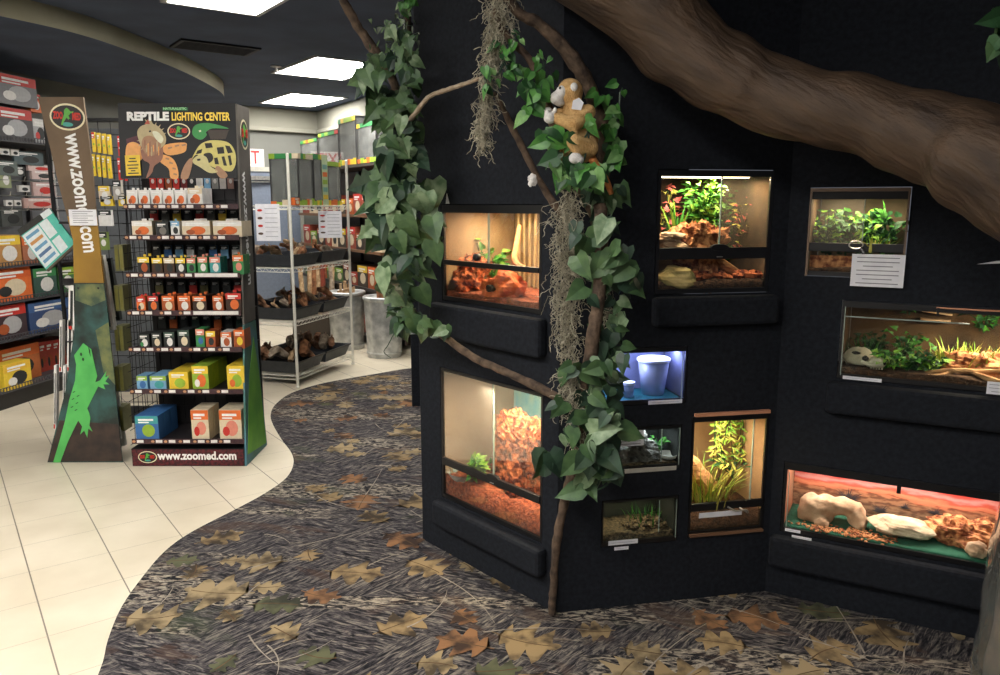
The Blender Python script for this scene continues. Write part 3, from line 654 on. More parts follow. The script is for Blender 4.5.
st, lf = plant_leafy(50, .10, .08, .045, 55, 2, 8); plant_item('T7', 'fern', st, lf, [GR3, GRY], 'dark drooping fern at the centre of the tall warm tank', (732, 475), .14, .17)
x, z = pxc('T7', 715, 524); MB().box(-.115, .06, -.0065, -.0045, .072, .092).obj('label_strip', PAPER, TE['T7'])
mb = MB(); mb.tube(smoothpath([(-.05, 0, .01), (-.02, -.01, -.005), (.02, -.01, -.004), (.035, 0, -.02), (0, 0, .002)], 4), .0035, 6); x, z = pxc('T7', 738, 507)
tag(mb.obj('cable_lock', CHROME, loc=fr.w(x, -.012, z), rot=(0, 0, fr.rz)), 'small silver cable lock on the rail of the tall warm tank', 'lock')

# --- T8: upper tank of the right face
BRZ = mat('bronze_frame', c3(120, 100, 84), None, 10, .4)
tank('T8', 'small planted terrarium with bronze edging and a hanging tag, upper tank of the right face', .30, .03, SOIL_B, mat('olive_backdrop', c3(120, 106, 84), c3(84, 76, 58), 5, .9), BK_BRN, (WARM2, 1.7), rail=(.088, .118), split=.02, dust=(TGD, TG), topbar=.038, post=.006, lampy=.3)
mb = MB(); mb.box(-.157, .157, -.012, .0, .296, .308); mb.box(-.157, -.150, -.012, 0, .0, .296); mb.box(.150, .157, -.012, 0, .04, .296); mb.obj('edging', BRZ, TE['T8'])
fr = TF['T8'][0]
for k, (q, sd) in enumerate((((828, 225), 60), ((848, 222), 61), ((868, 228), 62), ((888, 225), 63))):
    st, lf = plant_leafy(150, .17, .06, .030, sd, 0, 8); plant_item('T8', 'leafy_plant', st, lf, [GR1, GR3] if k % 2 else [GR3, GR2], 'green leafy plant, %s of the four in the small bronze edged tank' % ORD[k], q, .14, .06)
lf = plant_blades(40, .07, .5, .01, 64, (0, 1), 1.); plant_item('T8', 'yellow_moss_plant', None, lf, [GRY, GR2], 'low yellow green plant behind the tank rail near the hanging tag', (872, 238), .08, .09)
mb = MB(); mb.box(-.10, .06, 0, .01, .0, .05); item(mb, 'T8', 'cork_tile', CORK, 'tan cork strip behind the lower pane of the bronze edged tank', 'bark', (835, 265), .05, .02)
x, z = pxc('T8', 876, 287, -.02); card(fr, x, z, .165, .112, 'white information sheet with printed rows hanging from the bronze edged tank', 7, y=-.02)
mb = MB(); mb.tube([(.022*cos(a*pi/8), 0, .013*sin(a*pi/8)) for a in range(17)], .0022, 6); mb.tube([(.015, 0, -.01), (.028, -.005, -.028)], .007, 8, 1); x, z = pxc('T8', 856, 245, -.015)
tag(mb.obj('cable_lock', [CHROME, BLACKP], loc=fr.w(x, -.016, z), rot=(0, 0, fr.rz)), 'looped silver cable lock above the hanging white sheet', 'lock')

# --- T9: wide tank of the right face
tank('T9', 'long low terrarium with an animal skull and ferns, middle tank of the right face', .40, .035, SOIL_B, BK_BRN, BK_BRN, (WARM2, 4.5), topbar=.022, post=.007, lampx=(.45, .98), lampy=.35, dust=(TG, TG))
TF_ = TF['T9'][0]; a = TF['T9'][1]/2
MB().box(-a+.01, -.02, .0, .002, .222, .226).obj('glass_edge', EDGEG, TE['T9']); edge('T9', -a+.01, .01, .26)
MB().box(-.12, a, -.003, 0, .270, .275).obj('hood_strip', mat('copper_strip', c3(214, 150, 116), None, 10, .4), TE['T9'])
fr = TF['T9'][0]
SK = mat('bone', c3(205, 196, 172), c3(160, 148, 122), 14, .8, bump=.4)
s0 = empty('animal_skull', fr.w(fr.pt(861, 368, .07)[0], .07, .034), fr.rz, 'pale horned animal skull in the corner of the long low tank', 'skull')
mb = MB(); mb.blob((-.012, 0, .036), (.052, .042, .036), 71, .12, 1.4, 18, flat=-.028); mb.blob((.045, -.005, .02), (.035, .026, .022), 72, .12, 1.4, 14, flat=-.015); mb.tube([(.0, -.038, .028), (.03, -.045, .016), (.055, -.03, .012)], .006, 8)
for k in range(5): mb.box(.03+k*.009, .036+k*.009, -.028, -.022, -.0, .008)
mb.obj('skull_bone', SK, s0, smooth=True)
mb = MB(); mb.blob((.012, -.033, .038), (.012, .008, .010), 1, .1); mb.blob((-.018, -.038, .056), (.014, .006, .006), 1, .1); mb.blob((.074, -.01, .022), (.006, .01, .008), 1, .1); mb.obj('eye_socket', mat('socket_shade', c3(30, 24, 18), None), s0)  # dark lumps paint the shade of the sockets, nothing is hollowed out
for k, (q, dy, sd, m_, hh, rr_) in enumerate((((893, 368), .09, 73, [GR1, GR2], .07, .07), ((912, 366), .11, 74, [GR1, GR3], .07, .07), ((875, 350), .26, 75, [GR3, GR3], .10, .08), ((930, 362), .10, 76, [GR2, GR3], .06, .06), ((905, 345), .28, 77, [GR3, GR1], .12, .08))):
    st, lf = plant_leafy(100, hh, rr_, .024, sd, 1, 8); plant_item('T9', 'low_fern', st, lf, m_, 'low green fern on the soil, %s from the skull in the long tank' % ORD[k], q, dy)
for k, (q, dy, sd, hh) in enumerate((((963, 355), .16, 80, .13), ((984, 358), .18, 81, .12), ((948, 360), .20, 82, .10), ((868, 345), .20, 83, .12), ((1020, 355), .2, 84, .12))):
    lf = plant_blades(46, hh, .4, .008, sd, (0, 1), .8); plant_item('T9', 'spiky_grass', None, lf, [GRY, GR2] if k < 3 else [GR3, GR1], 'spiky grass tuft, %s in the long low tank' % ('tallest yellow one', 'yellow one behind the cork wood', 'smaller one behind the orange curl', 'dark one behind the skull', 'one past the edge of the photo')[k], q, dy)
mb = MB(); P = [(.034*cos(t), 0, .03+.034*sin(t)) for t in [pi+.2+i*.27 for i in range(9)]]; vs = [(p[0], y, p[2]) for y in (-.03, .03) for p in P]; mb.add(vs, [(i, i+1, 10+i, 9+i) for i in range(8)]); 
o = item(mb, 'T9', 'curved_bark', CORKR, 'curled orange bark piece among the ferns of the long tank', 'bark', (937, 360), .14, .055); so = o.modifiers.new('s', 'SOLIDIFY'); so.thickness = .006
mb = MB(); mb.blob((0, 0, .02), (.12, .06, .05), 85, .3, 2, 16, ridge=.5); item(mb, 'T9', 'cork_mound', CORK, 'low orange cork wood heap beneath the yellow grass', 'bark', (983, 375), .14, .03)
mb = MB()
for P in ([(-.13, 0, .0), (-.05, -.01, .02), (.03, .0, .02), (.12, .01, .035)], [(-.04, 0, .02), (-.08, -.03, .0), (-.12, -.04, -.004)], [(.0, 0, .02), (.06, -.03, .005), (.1, -.035, .0)]): Q = smoothpath(P, 4); mb.tube(Q, lerps([.006, .011, .007], len(Q)), 8, nz=.3)
item(mb, 'T9', 'driftwood_branch', WOOD, 'pale forked driftwood in front of the orange cork heap', 'branch', (968, 378), .07, .032)
mb = MB(); mb.box(-.05, .05, -.02, .02, 0, .008); mb.box(-.05, .05, -.02, .02, .03, .036, 0, Matrix.Rotation(.1, 4, 'Y')); item(mb, 'T9', 'rock_ledge', STONE, 'small shelf of flat stones high at the back of the long tank', 'rock', (935, 325), .36, .18)
st, lf = plant_leafy(60, .10, .09, .03, 86, 1, 6); plant_item('T9', 'leafy_plant', st, lf, [GR1, GR3], 'green plant hanging high at the back right of the long tank', (985, 320), .34, .15)
st, lf = plant_leafy(30, .06, .05, .025, 87, 1, 6); plant_item('T9', 'leafy_plant', st, lf, [GR1, GR3], 'small green sprig high at the back of the long tank', (909, 320), .34, .20)
x, z = pxc('T9', 862, 380); card(fr, x, z, .125, .012, 'narrow white price strip below the skull', 1)
x, z = pxc('T9', 993, 393); card(fr, x+.01, z-.002, .06, .042, 'small white price card at the right end of the long tank', 3)
x, z = pxc('T9', 938, 312)
MB().box(x-.004, x+.004, -.006, .0, z-.012, z+.014).obj('latch', BLACKP, TE['T9'])

# --- T10: wide red tank low on the right face
tank('T10', 'long terrarium with a red desert mural and green floor, lowest tank of the right face', .27, .02, FELT, MURAL, mat('mural_side', c3(168, 96, 66), c3(150, 118, 92), 6, .8), ((1, .82, .72), 2.2), topbar=.028, post=.010, lampx=(.05, .95), lampy=.5)
edge('T10', -.36, .02, .24)
fr = TF['T10'][0]
mb = MB()
for c_, z_, sd in (((-.060, 0, .035), (.070, .050, .066), 90), ((-.02, 0, .066), (.060, .046, .042), 91), ((.035, 0, .076), (.062, .044, .034), 92), ((.085, 0, .048), (.034, .042, .052), 93), ((.098, 0, .02), (.028, .042, .04), 95), ((-.03, -.052, .010), (.028, .022, .024), 94)): mb.blob(c_, z_, sd, .14, 1.8, 14)
mb.v = [(x_, y_, max(z_, 0.)) for x_, y_, z_ in mb.v]
o = item(mb, 'T10', 'rock_arch', STONE, 'tan stone arch hide standing in the red desert tank', 'rock hide', (832, 515), .13, .018, smooth=True)
q = o.modifiers.new('fuse', 'REMESH'); q.mode = 'VOXEL'; q.voxel_size = .005; q.use_smooth_shade = True
q = o.modifiers.new('soft', 'SMOOTH'); q.iterations = 3
mb = MB(); mb.blob((0, 0, .036), (.105, .065, .036), 95, .22, 1.3, 16, flat=-.03); item(mb, 'T10', 'flat_rock', STONEW, 'cream flat topped rock on the green felt of the desert tank', 'rock', (900, 528), .11, .02)
mb = MB(); mb.blob((0, 0, .04), (.11, .06, .05), 96, .3, 2.2, 18, ridge=.6, flat=-.035); item(mb, 'T10', 'cork_mound', CORK, 'rough brown cork lump at the right of the desert tank', 'bark', (967, 530), .15, .018)
mb = MB(); mb.blob((0, 0, .025), (.035, .03, .03), 97, .2, 1.4, 10, flat=-.02); item(mb, 'T10', 'rock', STONE, 'small pinkish stone in front of the brown cork lump', 'rock', (976, 557), .05, .02)
mb = MB()
for k in range(150): mb.blob((rnd.gauss(0, .045), rnd.gauss(0, .022), rnd.uniform(0, .006)), (.006, .005, .003), k, .4, 2, 4)
tag(item(mb, 'T10', 'wood_chips', CORK, 'scattered orange wood chips on the green felt before the arch', 'wood chips', (862, 543), .055, .021), 'scattered orange wood chips on the green felt before the arch', 'wood chips', kind='stuff')
mb = MB()
for k in range(120): mb.blob((rnd.gauss(0, .05), rnd.gauss(0, .016), rnd.uniform(0, .004)), (.005, .005, .003), k, .4, 2, 4)
tag(item(mb, 'T10', 'wood_chips', CORK, 'pale wood chips along the glass under the stone arch', 'wood chips', (825, 540), .045, .021), 'pale wood chips along the glass under the stone arch', 'wood chips', kind='stuff')
ag = mat('agave_print', c3(70, 62, 66), c3(52, 44, 50), 30, .8)
mb = MB()      # agaves and shrubs printed on the mural sheet
for (q, s, n_) in (((848, 500), .075, 19), ((822, 506), .06, 15), ((935, 514), .04, 11), ((880, 512), .05, 13), ((905, 508), .03, 9)):
    x, z = fr.pt(*q, .26)
    for k in range(n_):
        a = pi*(k+.5)/n_; L_ = s*(.75+.25*sin(k*5)); dx, dz = cos(a), sin(a); mb.add([(x-dz*.004,   .2575, z+dx*.004), (x+dz*.004,   .2575, z-dx*.004), (x+dx*L_,   .2575, z+dz*L_*.8)], [(0, 1, 2)])
mb.obj('mural_print', ag, TE['T10'])
x, z = pxc('T10', 793, 531); card(fr, x, z, .055, .011, 'small white price strip, upper of two on the desert tank', 1)
x, z = pxc('T10', 801, 536); card(fr, x+.004, z-.006, .07, .011, 'small white price strip, lower of two on the desert tank', 1, y=-.018)
x, z = pxc('T10', 899, 488)
MB().box(x-.007, x+.007, -.01, .0, z-.018, z+.014).obj('latch', BLACKP, TE['T10'])
# folded price card poking out at the far right, and a tiny white tag over the left tanks
p = F3.pt(1000, 262, -.05); 
mb = MB(); mb.prism([(0, 0), (.16, .012), (.16, .022), (.05, .012)], -.03, -.028); tag(mb.obj('shelf_tag', PAPER, loc=F3.w(F3.pt(976, 263)[0], -.03, F3.pt(976, 263)[1]), rot=(0, 0, F3.rz)), 'white paper tag jutting from the black wall at the right edge', 'tag')
x, z = F1.pt(446, 236); mb = MB(); mb.prism([(-.012, 0), (.012, 0), (-.004, .04)], -.012, -.010); tag(mb.obj('paper_clip', PAPER, loc=F1.w(F1.pt(450, 200)[0], -.001, 1.505), rot=(0, 0, F1.rz)), 'tiny white paper scrap above the upper left tank', 'paper')

# ================================================================== BRANCHES, VINES, MOSS, PLUSH
BARK = mat('limb_bark', c3(88, 69, 52), c3(44, 33, 25), 14, .62, bump=1., bscale=40, stretch=(.3, 1.3, 1.3), ramp=(.28, .72), spec=.4, det=8)
VINE = mat('vine_bark', c3(104, 86, 70), c3(60, 48, 39), 26, .9, bump=.8, bscale=60)
LV = [mat('ivy_green', c3(84, 112, 70), c3(54, 82, 52), 22, .45), mat('ivy_dark', c3(56, 80, 60), c3(36, 56, 44), 22, .45), mat('ivy_pale', c3(136, 156, 122), c3(88, 114, 78), 34, .45)]
LVB = [mat('fresh_leaf', c3(82, 138, 62), c3(48, 98, 44), 30, .4), mat('fresh_leaf_dark', c3(48, 90, 48), c3(34, 66, 38), 22, .45), mat('fresh_leaf_pale', c3(126, 166, 104), c3(84, 128, 70), 34, .4)]
MOSSM = mat('spanish_moss', c3(176, 170, 150), c3(132, 126, 108), 30, .95)
# the great limb
pts = [((500, -150), 2.6), ((565, -85), 2.56), ((618, -28), 2.52), ((658, 18), 2.48), ((704, 60), 2.42), ((760, 90), 2.36), ((815, 106), 2.28), ((872, 119), 2.2), ((936, 140), 2.1), ((1000, 167), 1.98), ((1080, 215), 1.86), ((1180, 280), 1.75)]
P = smoothpath([AT(*q, Y) for q, Y in pts], 8)
rad = lerps([.21, .19, .165, .142, .122, .108, .103, .108, .120, .138, .155, .17], len(P))
mb = MB(); mb.tube(P, rad, 40, nz=.16)
LMX = Matrix.Translation(P[0]) @ (P[-1]-P[0]).to_track_quat('X', 'Z').to_matrix().to_4x4(); LI = LMX.inverted(); mb.v = [tuple(LI @ Vector(v)) for v in mb.v]
o = mb.obj('tree_limb', BARK, smooth=True); o.matrix_world = LMX; tag(o, 'huge brown artificial tree limb sweeping across the black upper wall', 'tree limb')
def vine(name, label, pts, rads, m=VINE, n=8, nz=.35, k=6, cat='branch'):
    P = smoothpath([AT(*q, Y) if isinstance(q, tuple) and len(q) == 2 else q for q, Y in pts], k); mb = MB(); mb.tube(P, lerps(rads, len(P)), n, nz=nz)
    o = mb.obj(name, m, smooth=True); tag(o, label, cat); return o, P
_, PM = vine('vine_trunk', 'long brown vine trunk rising from the floor at the corner of the black wall', [((552, 613), 2.60), ((553, 590), 2.59), ((557, 540), 2.56), ((566, 495), 2.54), ((577, 455), 2.53), ((583, 405), 2.44), ((591, 350), 2.36), ((598, 300), 2.36), ((602, 250), 2.38), ((600, 205), 2.42)], [.015, .013, .015, .017, .021, .023, .022, .020, .021, .022], k=8)
vine('arching_vine', 'thick arching vine behind the plush monkey, joined to the limb above', [((598, 225), 2.52), ((602, 180), 2.53), ((603, 130), 2.52), ((590, 90), 2.5), ((567, 52), 2.48), ((540, 25), 2.47), ((514, 8), 2.46), ((498, -30), 2.46)], [.026, .022, .024, .024, .021, .018, .016, .016])
vine('slim_vine', 'slim branch the plush monkey is hugging', [((593, 215), 2.48), ((575, 180), 2.46), ((556, 135), 2.45), ((545, 95), 2.44), ((530, 60), 2.44), ((508, 38), 2.44), ((494, 10), 2.45)], [.015, .014, .014, .014, .013, .012, .010])
vine('slim_vine', 'bare thin branch slanting down left of the plush monkey', [((494, 92), 2.5), ((506, 115), 2.5), ((521, 145), 2.49), ((540, 182), 2.48), ((556, 207), 2.47), ((580, 235), 2.47)], [.006, .010, .011, .011, .012, .010])
vine('forked_twig', 'pale curved twig arching from the ivy column towards the moss', [((398, 132), 3.0), ((412, 118), 2.9), ((428, 98), 2.8), ((446, 90), 2.7), ((470, 82), 2.6), ((492, 74), 2.52)], [.010, .009, .008, .008, .007, .005], mat('pale_twig', c3(168, 152, 132), c3(128, 112, 94), 26, .9))
vine('leaning_vine', 'brown branch crossing below the upper left tank to the corner', [((398, 300), 3.05), ((424, 322), 2.95), ((446, 338), 2.85), ((475, 358), 2.75), ((510, 374), 2.65), ((540, 388), 2.56), ((566, 402), 2.5)], [.014, .014, .013, .015, .014, .016, .014])
vine('ceiling_branch', 'dark bare branch slanting down from the ceiling into the ivy column', [((325, -30), 3.25), ((344, 2), 3.22), ((360, 30), 3.2), ((378, 56), 3.17), ((393, 80), 3.15), ((398, 110), 3.14), ((400, 140), 3.13)], [.014, .018, .020, .022, .018, .012, .010])
_, PI = vine('ivy_stem_branch', 'upright dark branch hidden inside the left ivy column', [((407, -20), 3.2), ((408, 40), 3.2), ((404, 110), 3.18), ((398, 180), 3.16), ((402, 240), 3.16), ((405, 300), 3.17), ((408, 345), 3.17)], [.012, .012, .014, .013, .014, .015, .012], mat('dark_twig', c3(70, 56, 46), c3(44, 36, 30), 26, .9))
vine('hanging_tendril', 'thin curled tendril dangling beneath the left ivy column', [((396, 330), 3.1), ((388, 345), 3.1), ((384, 352), 3.1), ((391, 358), 3.1)], [.003, .002, .002, .001], LV[1])
def foliage(name, label, spots, L0, mats, seed, Yj=.06, kinds=(0,), cat='artificial ivy', face=.8, stemm=None):
    """spots: (px, py, spread_px, Y, count, size)"""
    rr = random.Random(seed); mb = MB(); st = MB(); prev = None; SZF = 1.0 if seed == 5 else .86; SPX = .78 if seed == 5 else 1; DPX = 5 if seed == 5 else 0; CN = {12: .7, 9: .8, 10: .8, 11: .8}.get(seed, 1); SZF *= {12: 1.1, 9: 1.12, 10: 1.15, 11: 1.15, 13: 1.1}.get(seed, 1)
    for (px, py, sx, sy, Y, cnt, sz) in spots:
        c0 = AT(px, py, Y)
        if prev is not None: st.tube(smoothpath([prev, (prev+c0)/2+Vector((.01, -.01, -.015)), c0], 4), .003, 5)
        prev = c0
        for k in range(max(2, int(cnt*CN))):
            q = AT(px+DPX+rr.gauss(0, sx*.36*SPX), py-6+rr.gauss(0, sy*.45), Y-(.05 if seed == 5 else 0)-abs(rr.gauss(0, Yj*.6)))
            d = Vector((rr.gauss(0, .75), rr.gauss(0, .35), -.75+rr.gauss(0, .35)))
            nrm = Vector((rr.gauss(0, .5), -1, .35+rr.gauss(0, .4)))
            mi = 0 if q is None else rr.choices((0, 1, 2), (5, 4, 2))[0]
            L_ = L0*sz*rr.uniform(.5, .95)*SZF
            mb.leaf(q, d, nrm, L_, rr.uniform(.75, .95), mi, rr.choice(kinds), rr.uniform(.05, .45))
            if k % 3 == 0: st.tube([c0+(q-c0)*.1, c0+(q-c0)*.6+Vector((0, 0, .01)), q], .0014, 4)
    o = mb.obj(name, mats, smooth=False); tag(o, label, cat)
    st.obj('stem', stemm or LV[1], o); return o
foliage('ivy_garland', 'long column of dull green ivy hanging down the left edge of the black wall', [
    (396, 45, 22, 20, 3.12, 14, .65), (402, 70, 20, 20, 3.12, 14, .7), (368, 68, 26, 20, 3.12, 12, .8), (360, 82, 16, 14, 3.10, 6, 1.0), (385, 100, 26, 22, 3.1, 16, 1.), (402, 95, 22, 24, 3.12, 14, .9), (385, 122, 26, 20, 3.1, 12, 1.2),
    (404, 128, 22, 20, 3.1, 12, 1), (392, 150, 30, 22, 3.08, 18, 1.1), (382, 172, 24, 22, 3.06, 12, 1.3), (405, 170, 30, 20, 3.08, 14, 1.1), (388, 196, 34, 22, 3.06, 18, 1.3), (412, 200, 26, 22, 3.06, 14, 1.2), (380, 215, 22, 18, 3.05, 8, 1.4),
    (398, 222, 34, 20, 3.05, 18, 1.2), (425, 232, 16, 18, 3.02, 5, 1.2), (392, 245, 30, 22, 3.05, 16, 1.1), (406, 265, 28, 22, 3.06, 16, 1.0), (386, 275, 24, 18, 3.05, 9, 1.2), (395, 292, 30, 16, 3.05, 14, 1.0), (400, 312, 28, 18, 3.05, 12, .9), (394, 328, 18, 12, 3.05, 6, .9), (422, 332, 20, 14, 2.98, 6, .8), (440, 336, 8, 6, 2.9, 3, .7)], .105, LV, 5, .14, (0, 0, 1))
foliage('ivy_garland', 'fine grey green ivy spray at the top of the left ivy column', [(392, 30, 30, 12, 3.15, 22, .5), (398, 48, 34, 16, 3.15, 34, .5), (405, 20, 12, 14, 3.15, 12, .5)], .085, [LV[2], mat('dusty_ivy', c3(128, 134, 120), c3(90, 100, 84), 30, .7), LV[0]], 6, .1, (1, 2))
foliage('leaf_spray', 'bright glossy lime leaves at the ceiling above the ivy column', [(407, 6, 8, 14, 3.1, 16, .6)], .07, LVB[:1]+[LVB[2], LVB[0]], 7, .05, (0,))
foliage('leaf_spray', 'fresh green leaves sprouting through the upper spanish moss', [(484, 78, 12, 14, 2.42, 7, 1.), (504, 62, 16, 14, 2.42, 9, .9), (508, 74, 18, 12, 2.42, 8, 1.), (512, 44, 14, 10, 2.43, 5, .6)], .062, LVB, 8, .05)
foliage('leaf_spray', 'glossy leaves on the slim branch left of the plush monkey', [(528, 84, 12, 16, 2.40, 9, 1.1), (536, 100, 14, 16, 2.40, 8, 1.1), (544, 62, 16, 10, 2.42, 6, .7), (530, 112, 14, 10, 2.38, 5, 1.3), (546, 78, 10, 14, 2.42, 5, .8)], .066, LVB, 9, .05)
foliage('leaf_spray', 'heart shaped leaves beneath the plush monkey', [(548, 140, 16, 16, 2.38, 9, 1.2), (560, 168, 20, 12, 2.36, 9, 1.2), (582, 172, 28, 12, 2.36, 12, 1.3), (596, 176, 16, 14, 2.38, 8, 1.2), (572, 182, 24, 8, 2.36, 6, 1.1), (590, 125, 8, 8, 2.36, 3, 1.), (572, 140, 8, 8, 2.35, 3, .9)], .074, LVB, 10, .05)
foliage('leaf_spray', 'trailing heart shaped leaves on the arching vine right of the monkey', [(606, 100, 14, 14, 2.46, 7, .8), (616, 112, 10, 12, 2.46, 6, 1.1), (610, 135, 14, 16, 2.46, 9, 1.), (614, 155, 16, 14, 2.46, 10, 1.1), (606, 168, 16, 10, 2.46, 7, 1.), (620, 92, 8, 8, 2.46, 3, .7)], .066, [LVB[1], LVB[0], LVB[2]], 11, .05)
foliage('ivy_garland', 'big dull green pothos leaves down the middle of the corner vine', [
    (600, 195, 22, 16, 2.42, 8, 1.), (590, 235, 28, 18, 2.4, 12, 1.3), (600, 205, 26, 14, 2.44, 7, 1.1), (614, 205, 12, 22, 2.44, 5, 1.2), (586, 262, 18, 18, 2.42, 6, 1.2), (618, 262, 26, 22, 2.4, 14, 1.4), (628, 285, 18, 20, 2.4, 9, 1.3), (600, 285, 22, 16, 2.44, 6, 1.1), (618, 310, 16, 18, 2.44, 8, 1.1), (588, 300, 10, 14, 2.42, 4, 1.1), (606, 335, 24, 20, 2.42, 12, 1.1),
    (612, 355, 18, 16, 2.42, 9, 1.1), (598, 375, 30, 18, 2.4, 14, 1.1), (580, 385, 26, 18, 2.4, 11, 1.1), (605, 395, 28, 14, 2.4, 10, 1.1), (575, 410, 28, 16, 2.4, 11, 1.), (612, 410, 20, 14, 2.4, 8, 1.)], .088, LV, 12, .09)
foliage('ivy_garland', 'lowest leaf cluster on the corner vine beside the small tanks', [(615, 425, 18, 18, 2.36, 7, 1.3), (600, 445, 26, 20, 2.34, 8, 1.4), (548, 458, 10, 6, 2.34, 3, 1.6), (590, 460, 26, 12, 2.34, 7, 1.3), (610, 450, 16, 16, 2.34, 4, 1.3), (600, 478, 26, 14, 2.36, 7, 1.2), (582, 492, 10, 12, 2.38, 3, 1.2), (618, 472, 8, 8, 2.34, 2, 1.2), (570, 440, 12, 14, 2.38, 4, 1.)], .092, [LV[0], LV[1], LV[2]], 13, .08)
foliage('leaf_spray', 'dim green leaves hanging in the top right corner over the limb', [(996, 18, 14, 8, 1.7, 5, 1.3), (999, 48, 10, 10, 1.7, 4, 1.2), (1015, 30, 12, 20, 1.7, 6, 1.2)], .06, [LVB[1], LV[1], LV[0]], 14, .05)
def moss(name, label, segs, seed, n, ln=.22):
    rr = random.Random(seed); mb = MB()
    for k in range(n):
        (px, py, sx, Y) = segs[min(int(rr.random()*len(segs)), len(segs)-1)]
        p = AT(px+rr.gauss(0, sx*.30), py+rr.uniform(-14, 14), Y+rr.gauss(0, .02)); P = [p.copy()]; v = Vector((rr.gauss(0, .5), rr.gauss(0, .5), -1)); L_ = ln*rr.uniform(.4, 1); m_ = 14
        for i in range(m_):
            v = (v+Vector((rr.gauss(0, .95), rr.gauss(0, .7), -.42+rr.gauss(0, .55)))).normalized(); p = p+v*(L_/m_); P.append(p.copy())
        mb.tube(P, [rr.uniform(.0009, .0016)]*(m_)+[.0004], 3, cap=False)
    o = mb.obj(name, MOSSM); tag(o, label, 'moss', kind='stuff'); return o
moss('spanish_moss', 'grey spanish moss hanging from the top of the vine above the corner', [(500, -5, 20, 2.46), (500, 10, 20, 2.45), (499, 22, 20, 2.45), (496, 36, 18, 2.45), (493, 52, 16, 2.45), (490, 66, 16, 2.45), (486, 85, 9, 2.45), (485, 105, 8, 2.45), (483, 120, 6, 2.45), (482, 132, 5, 2.45)], 3, 560, .11)
moss('spanish_moss', 'long grey spanish moss beard in front of the corner vine', [(570, 195, 16, 2.42), (568, 210, 20, 2.42), (566, 225, 24, 2.42), (565, 240, 22, 2.42), (568, 255, 20, 2.42), (570, 272, 20, 2.42), (565, 290, 24, 2.42), (566, 305, 24, 2.42), (568, 320, 18, 2.42), (570, 340, 20, 2.42), (573, 360, 22, 2.42), (570, 380, 22, 2.42), (575, 405, 18, 2.42), (576, 425, 12, 2.44)], 4, 760, .12)
moss('spanish_moss', 'thin wisp of moss under the leaves right of the vine', [(608, 300, 8, 2.46), (606, 320, 8, 2.46), (604, 335, 6, 2.46)], 5, 60, .1)

# plush monkey: one fused body, white paws and muzzle as parts
def fused(name, blobs, m, parent=None, vox=.006, loc=None, rot=None, smooth=True):
    mb = MB()
    for c, s, *r in blobs:
        M_ = None
        if r: M_ = Matrix.Translation(c) @ r[0].to_4x4() @ Matrix.Translation(-Vector(c))
        mb.blob(c, s, 1, .0, 1, 10, M=M_)
    o = mb.obj(name, m, parent, loc=loc, rot=rot)
    q = o.modifiers.new('fuse', 'REMESH'); q.mode = 'VOXEL'; q.voxel_size = vox; q.use_smooth_shade = True
    s_ = o.modifiers.new('soft', 'SMOOTH'); s_.iterations = 4; s_.factor = .6
    return o
def limb_blobs(a, b, r0, r1, n=7):
    a = Vector(a); b = Vector(b); return [(a+(b-a)*(i/(n-1)), (r0+(r1-r0)*i/(n-1),)*3) for i in range(n)]
PY = 2.40
mk = empty('plush_monkey', AT(580, 160, PY), 0, 'tan plush monkey with white face and paws hugging the slim branch', 'plush toy')
o0 = Vector(mk.location)
def mp_(px, py, dy=0.): return AT(px, py, PY+dy)-o0
FURM = mat('tan_plush', c3(222, 184, 128), c3(194, 152, 98), 60, .98, bump=.7, bscale=260, spec=.1); FURO = mat('orange_plush', c3(206, 138, 84), c3(178, 108, 60), 60, .98, bump=.6, bscale=260, spec=.1); FURW = mat('white_plush', c3(232, 230, 226), c3(212, 208, 204), 60, .98, bump=.5, bscale=260, spec=.1)
body = [(mp_(570, 92), (.040, .040, .041)), (mp_(574, 108), (.030, .032, .035)), (mp_(580, 122), (.042, .040, .046)), (mp_(584, 140), (.044, .040, .044)), (mp_(583, 153), (.038, .036, .030))]
body += limb_blobs(mp_(588, 112, -.03), mp_(574, 124, -.055), .024, .024, 5)+limb_blobs(mp_(574, 124, -.055), mp_(556, 118, -.045), .024, .017, 6)
body += limb_blobs(mp_(568, 112, .03), mp_(552, 114, .0), .018, .014, 6)
body += limb_blobs(mp_(590, 148, -.03), mp_(574, 142, -.06), .027, .024, 6)+limb_blobs(mp_(574, 142, -.06), mp_(577, 156, -.05), .022, .016, 5)
body += limb_blobs(mp_(572, 150, .0), mp_(558, 158, -.02), .022, .014, 6)
fused('body', body, FURM, mk)
P = smoothpath([mp_(590, 156, -.01), mp_(598, 168, -.02), mp_(606, 180, -.02), mp_(611, 194, -.01)], 5); MB().tube(P, lerps([.014, .012, .010, .009], len(P)), 10).obj('tail', FURO, mk, smooth=True)
fused('muzzle', [(mp_(557, 98, -.012), (.022, .024, .020)), (mp_(562, 92, -.016), (.019, .022, .020)), (mp_(560, 103, -.01), (.016, .018, .011))], FURW, mk, .004)
for q in ((mp_(574, 87, -.036)), (mp_(570, 84, .034))): MB().blob(q, (.011, .006, .013), 1, 0, 1, 10).obj('ear', FURW, mk, smooth=True)
for q in (mp_(560, 88, -.034), mp_(556, 88, -.004)): MB().blob(q, (.0035, .0035, .004), 1, 0, 1, 8).obj('eye', BLACKP, mk, smooth=True)
fused('hand', [(mp_(550, 118, -.045), (.020, .018, .017)), (mp_(547, 113, -.045), (.009, .009, .012)), (mp_(555, 110, -.05), (.007, .008, .010))], FURW, mk, .004)
MB().blob(mp_(548, 112, .0), (.016, .014, .014), 1, 0, 1, 10).obj('hand', FURW, mk, smooth=True)
fused('foot', [(mp_(575, 158, -.06), (.022, .018, .018)), (mp_(579, 160, -.06), (.016, .016, .014))], FURW, mk, .004)
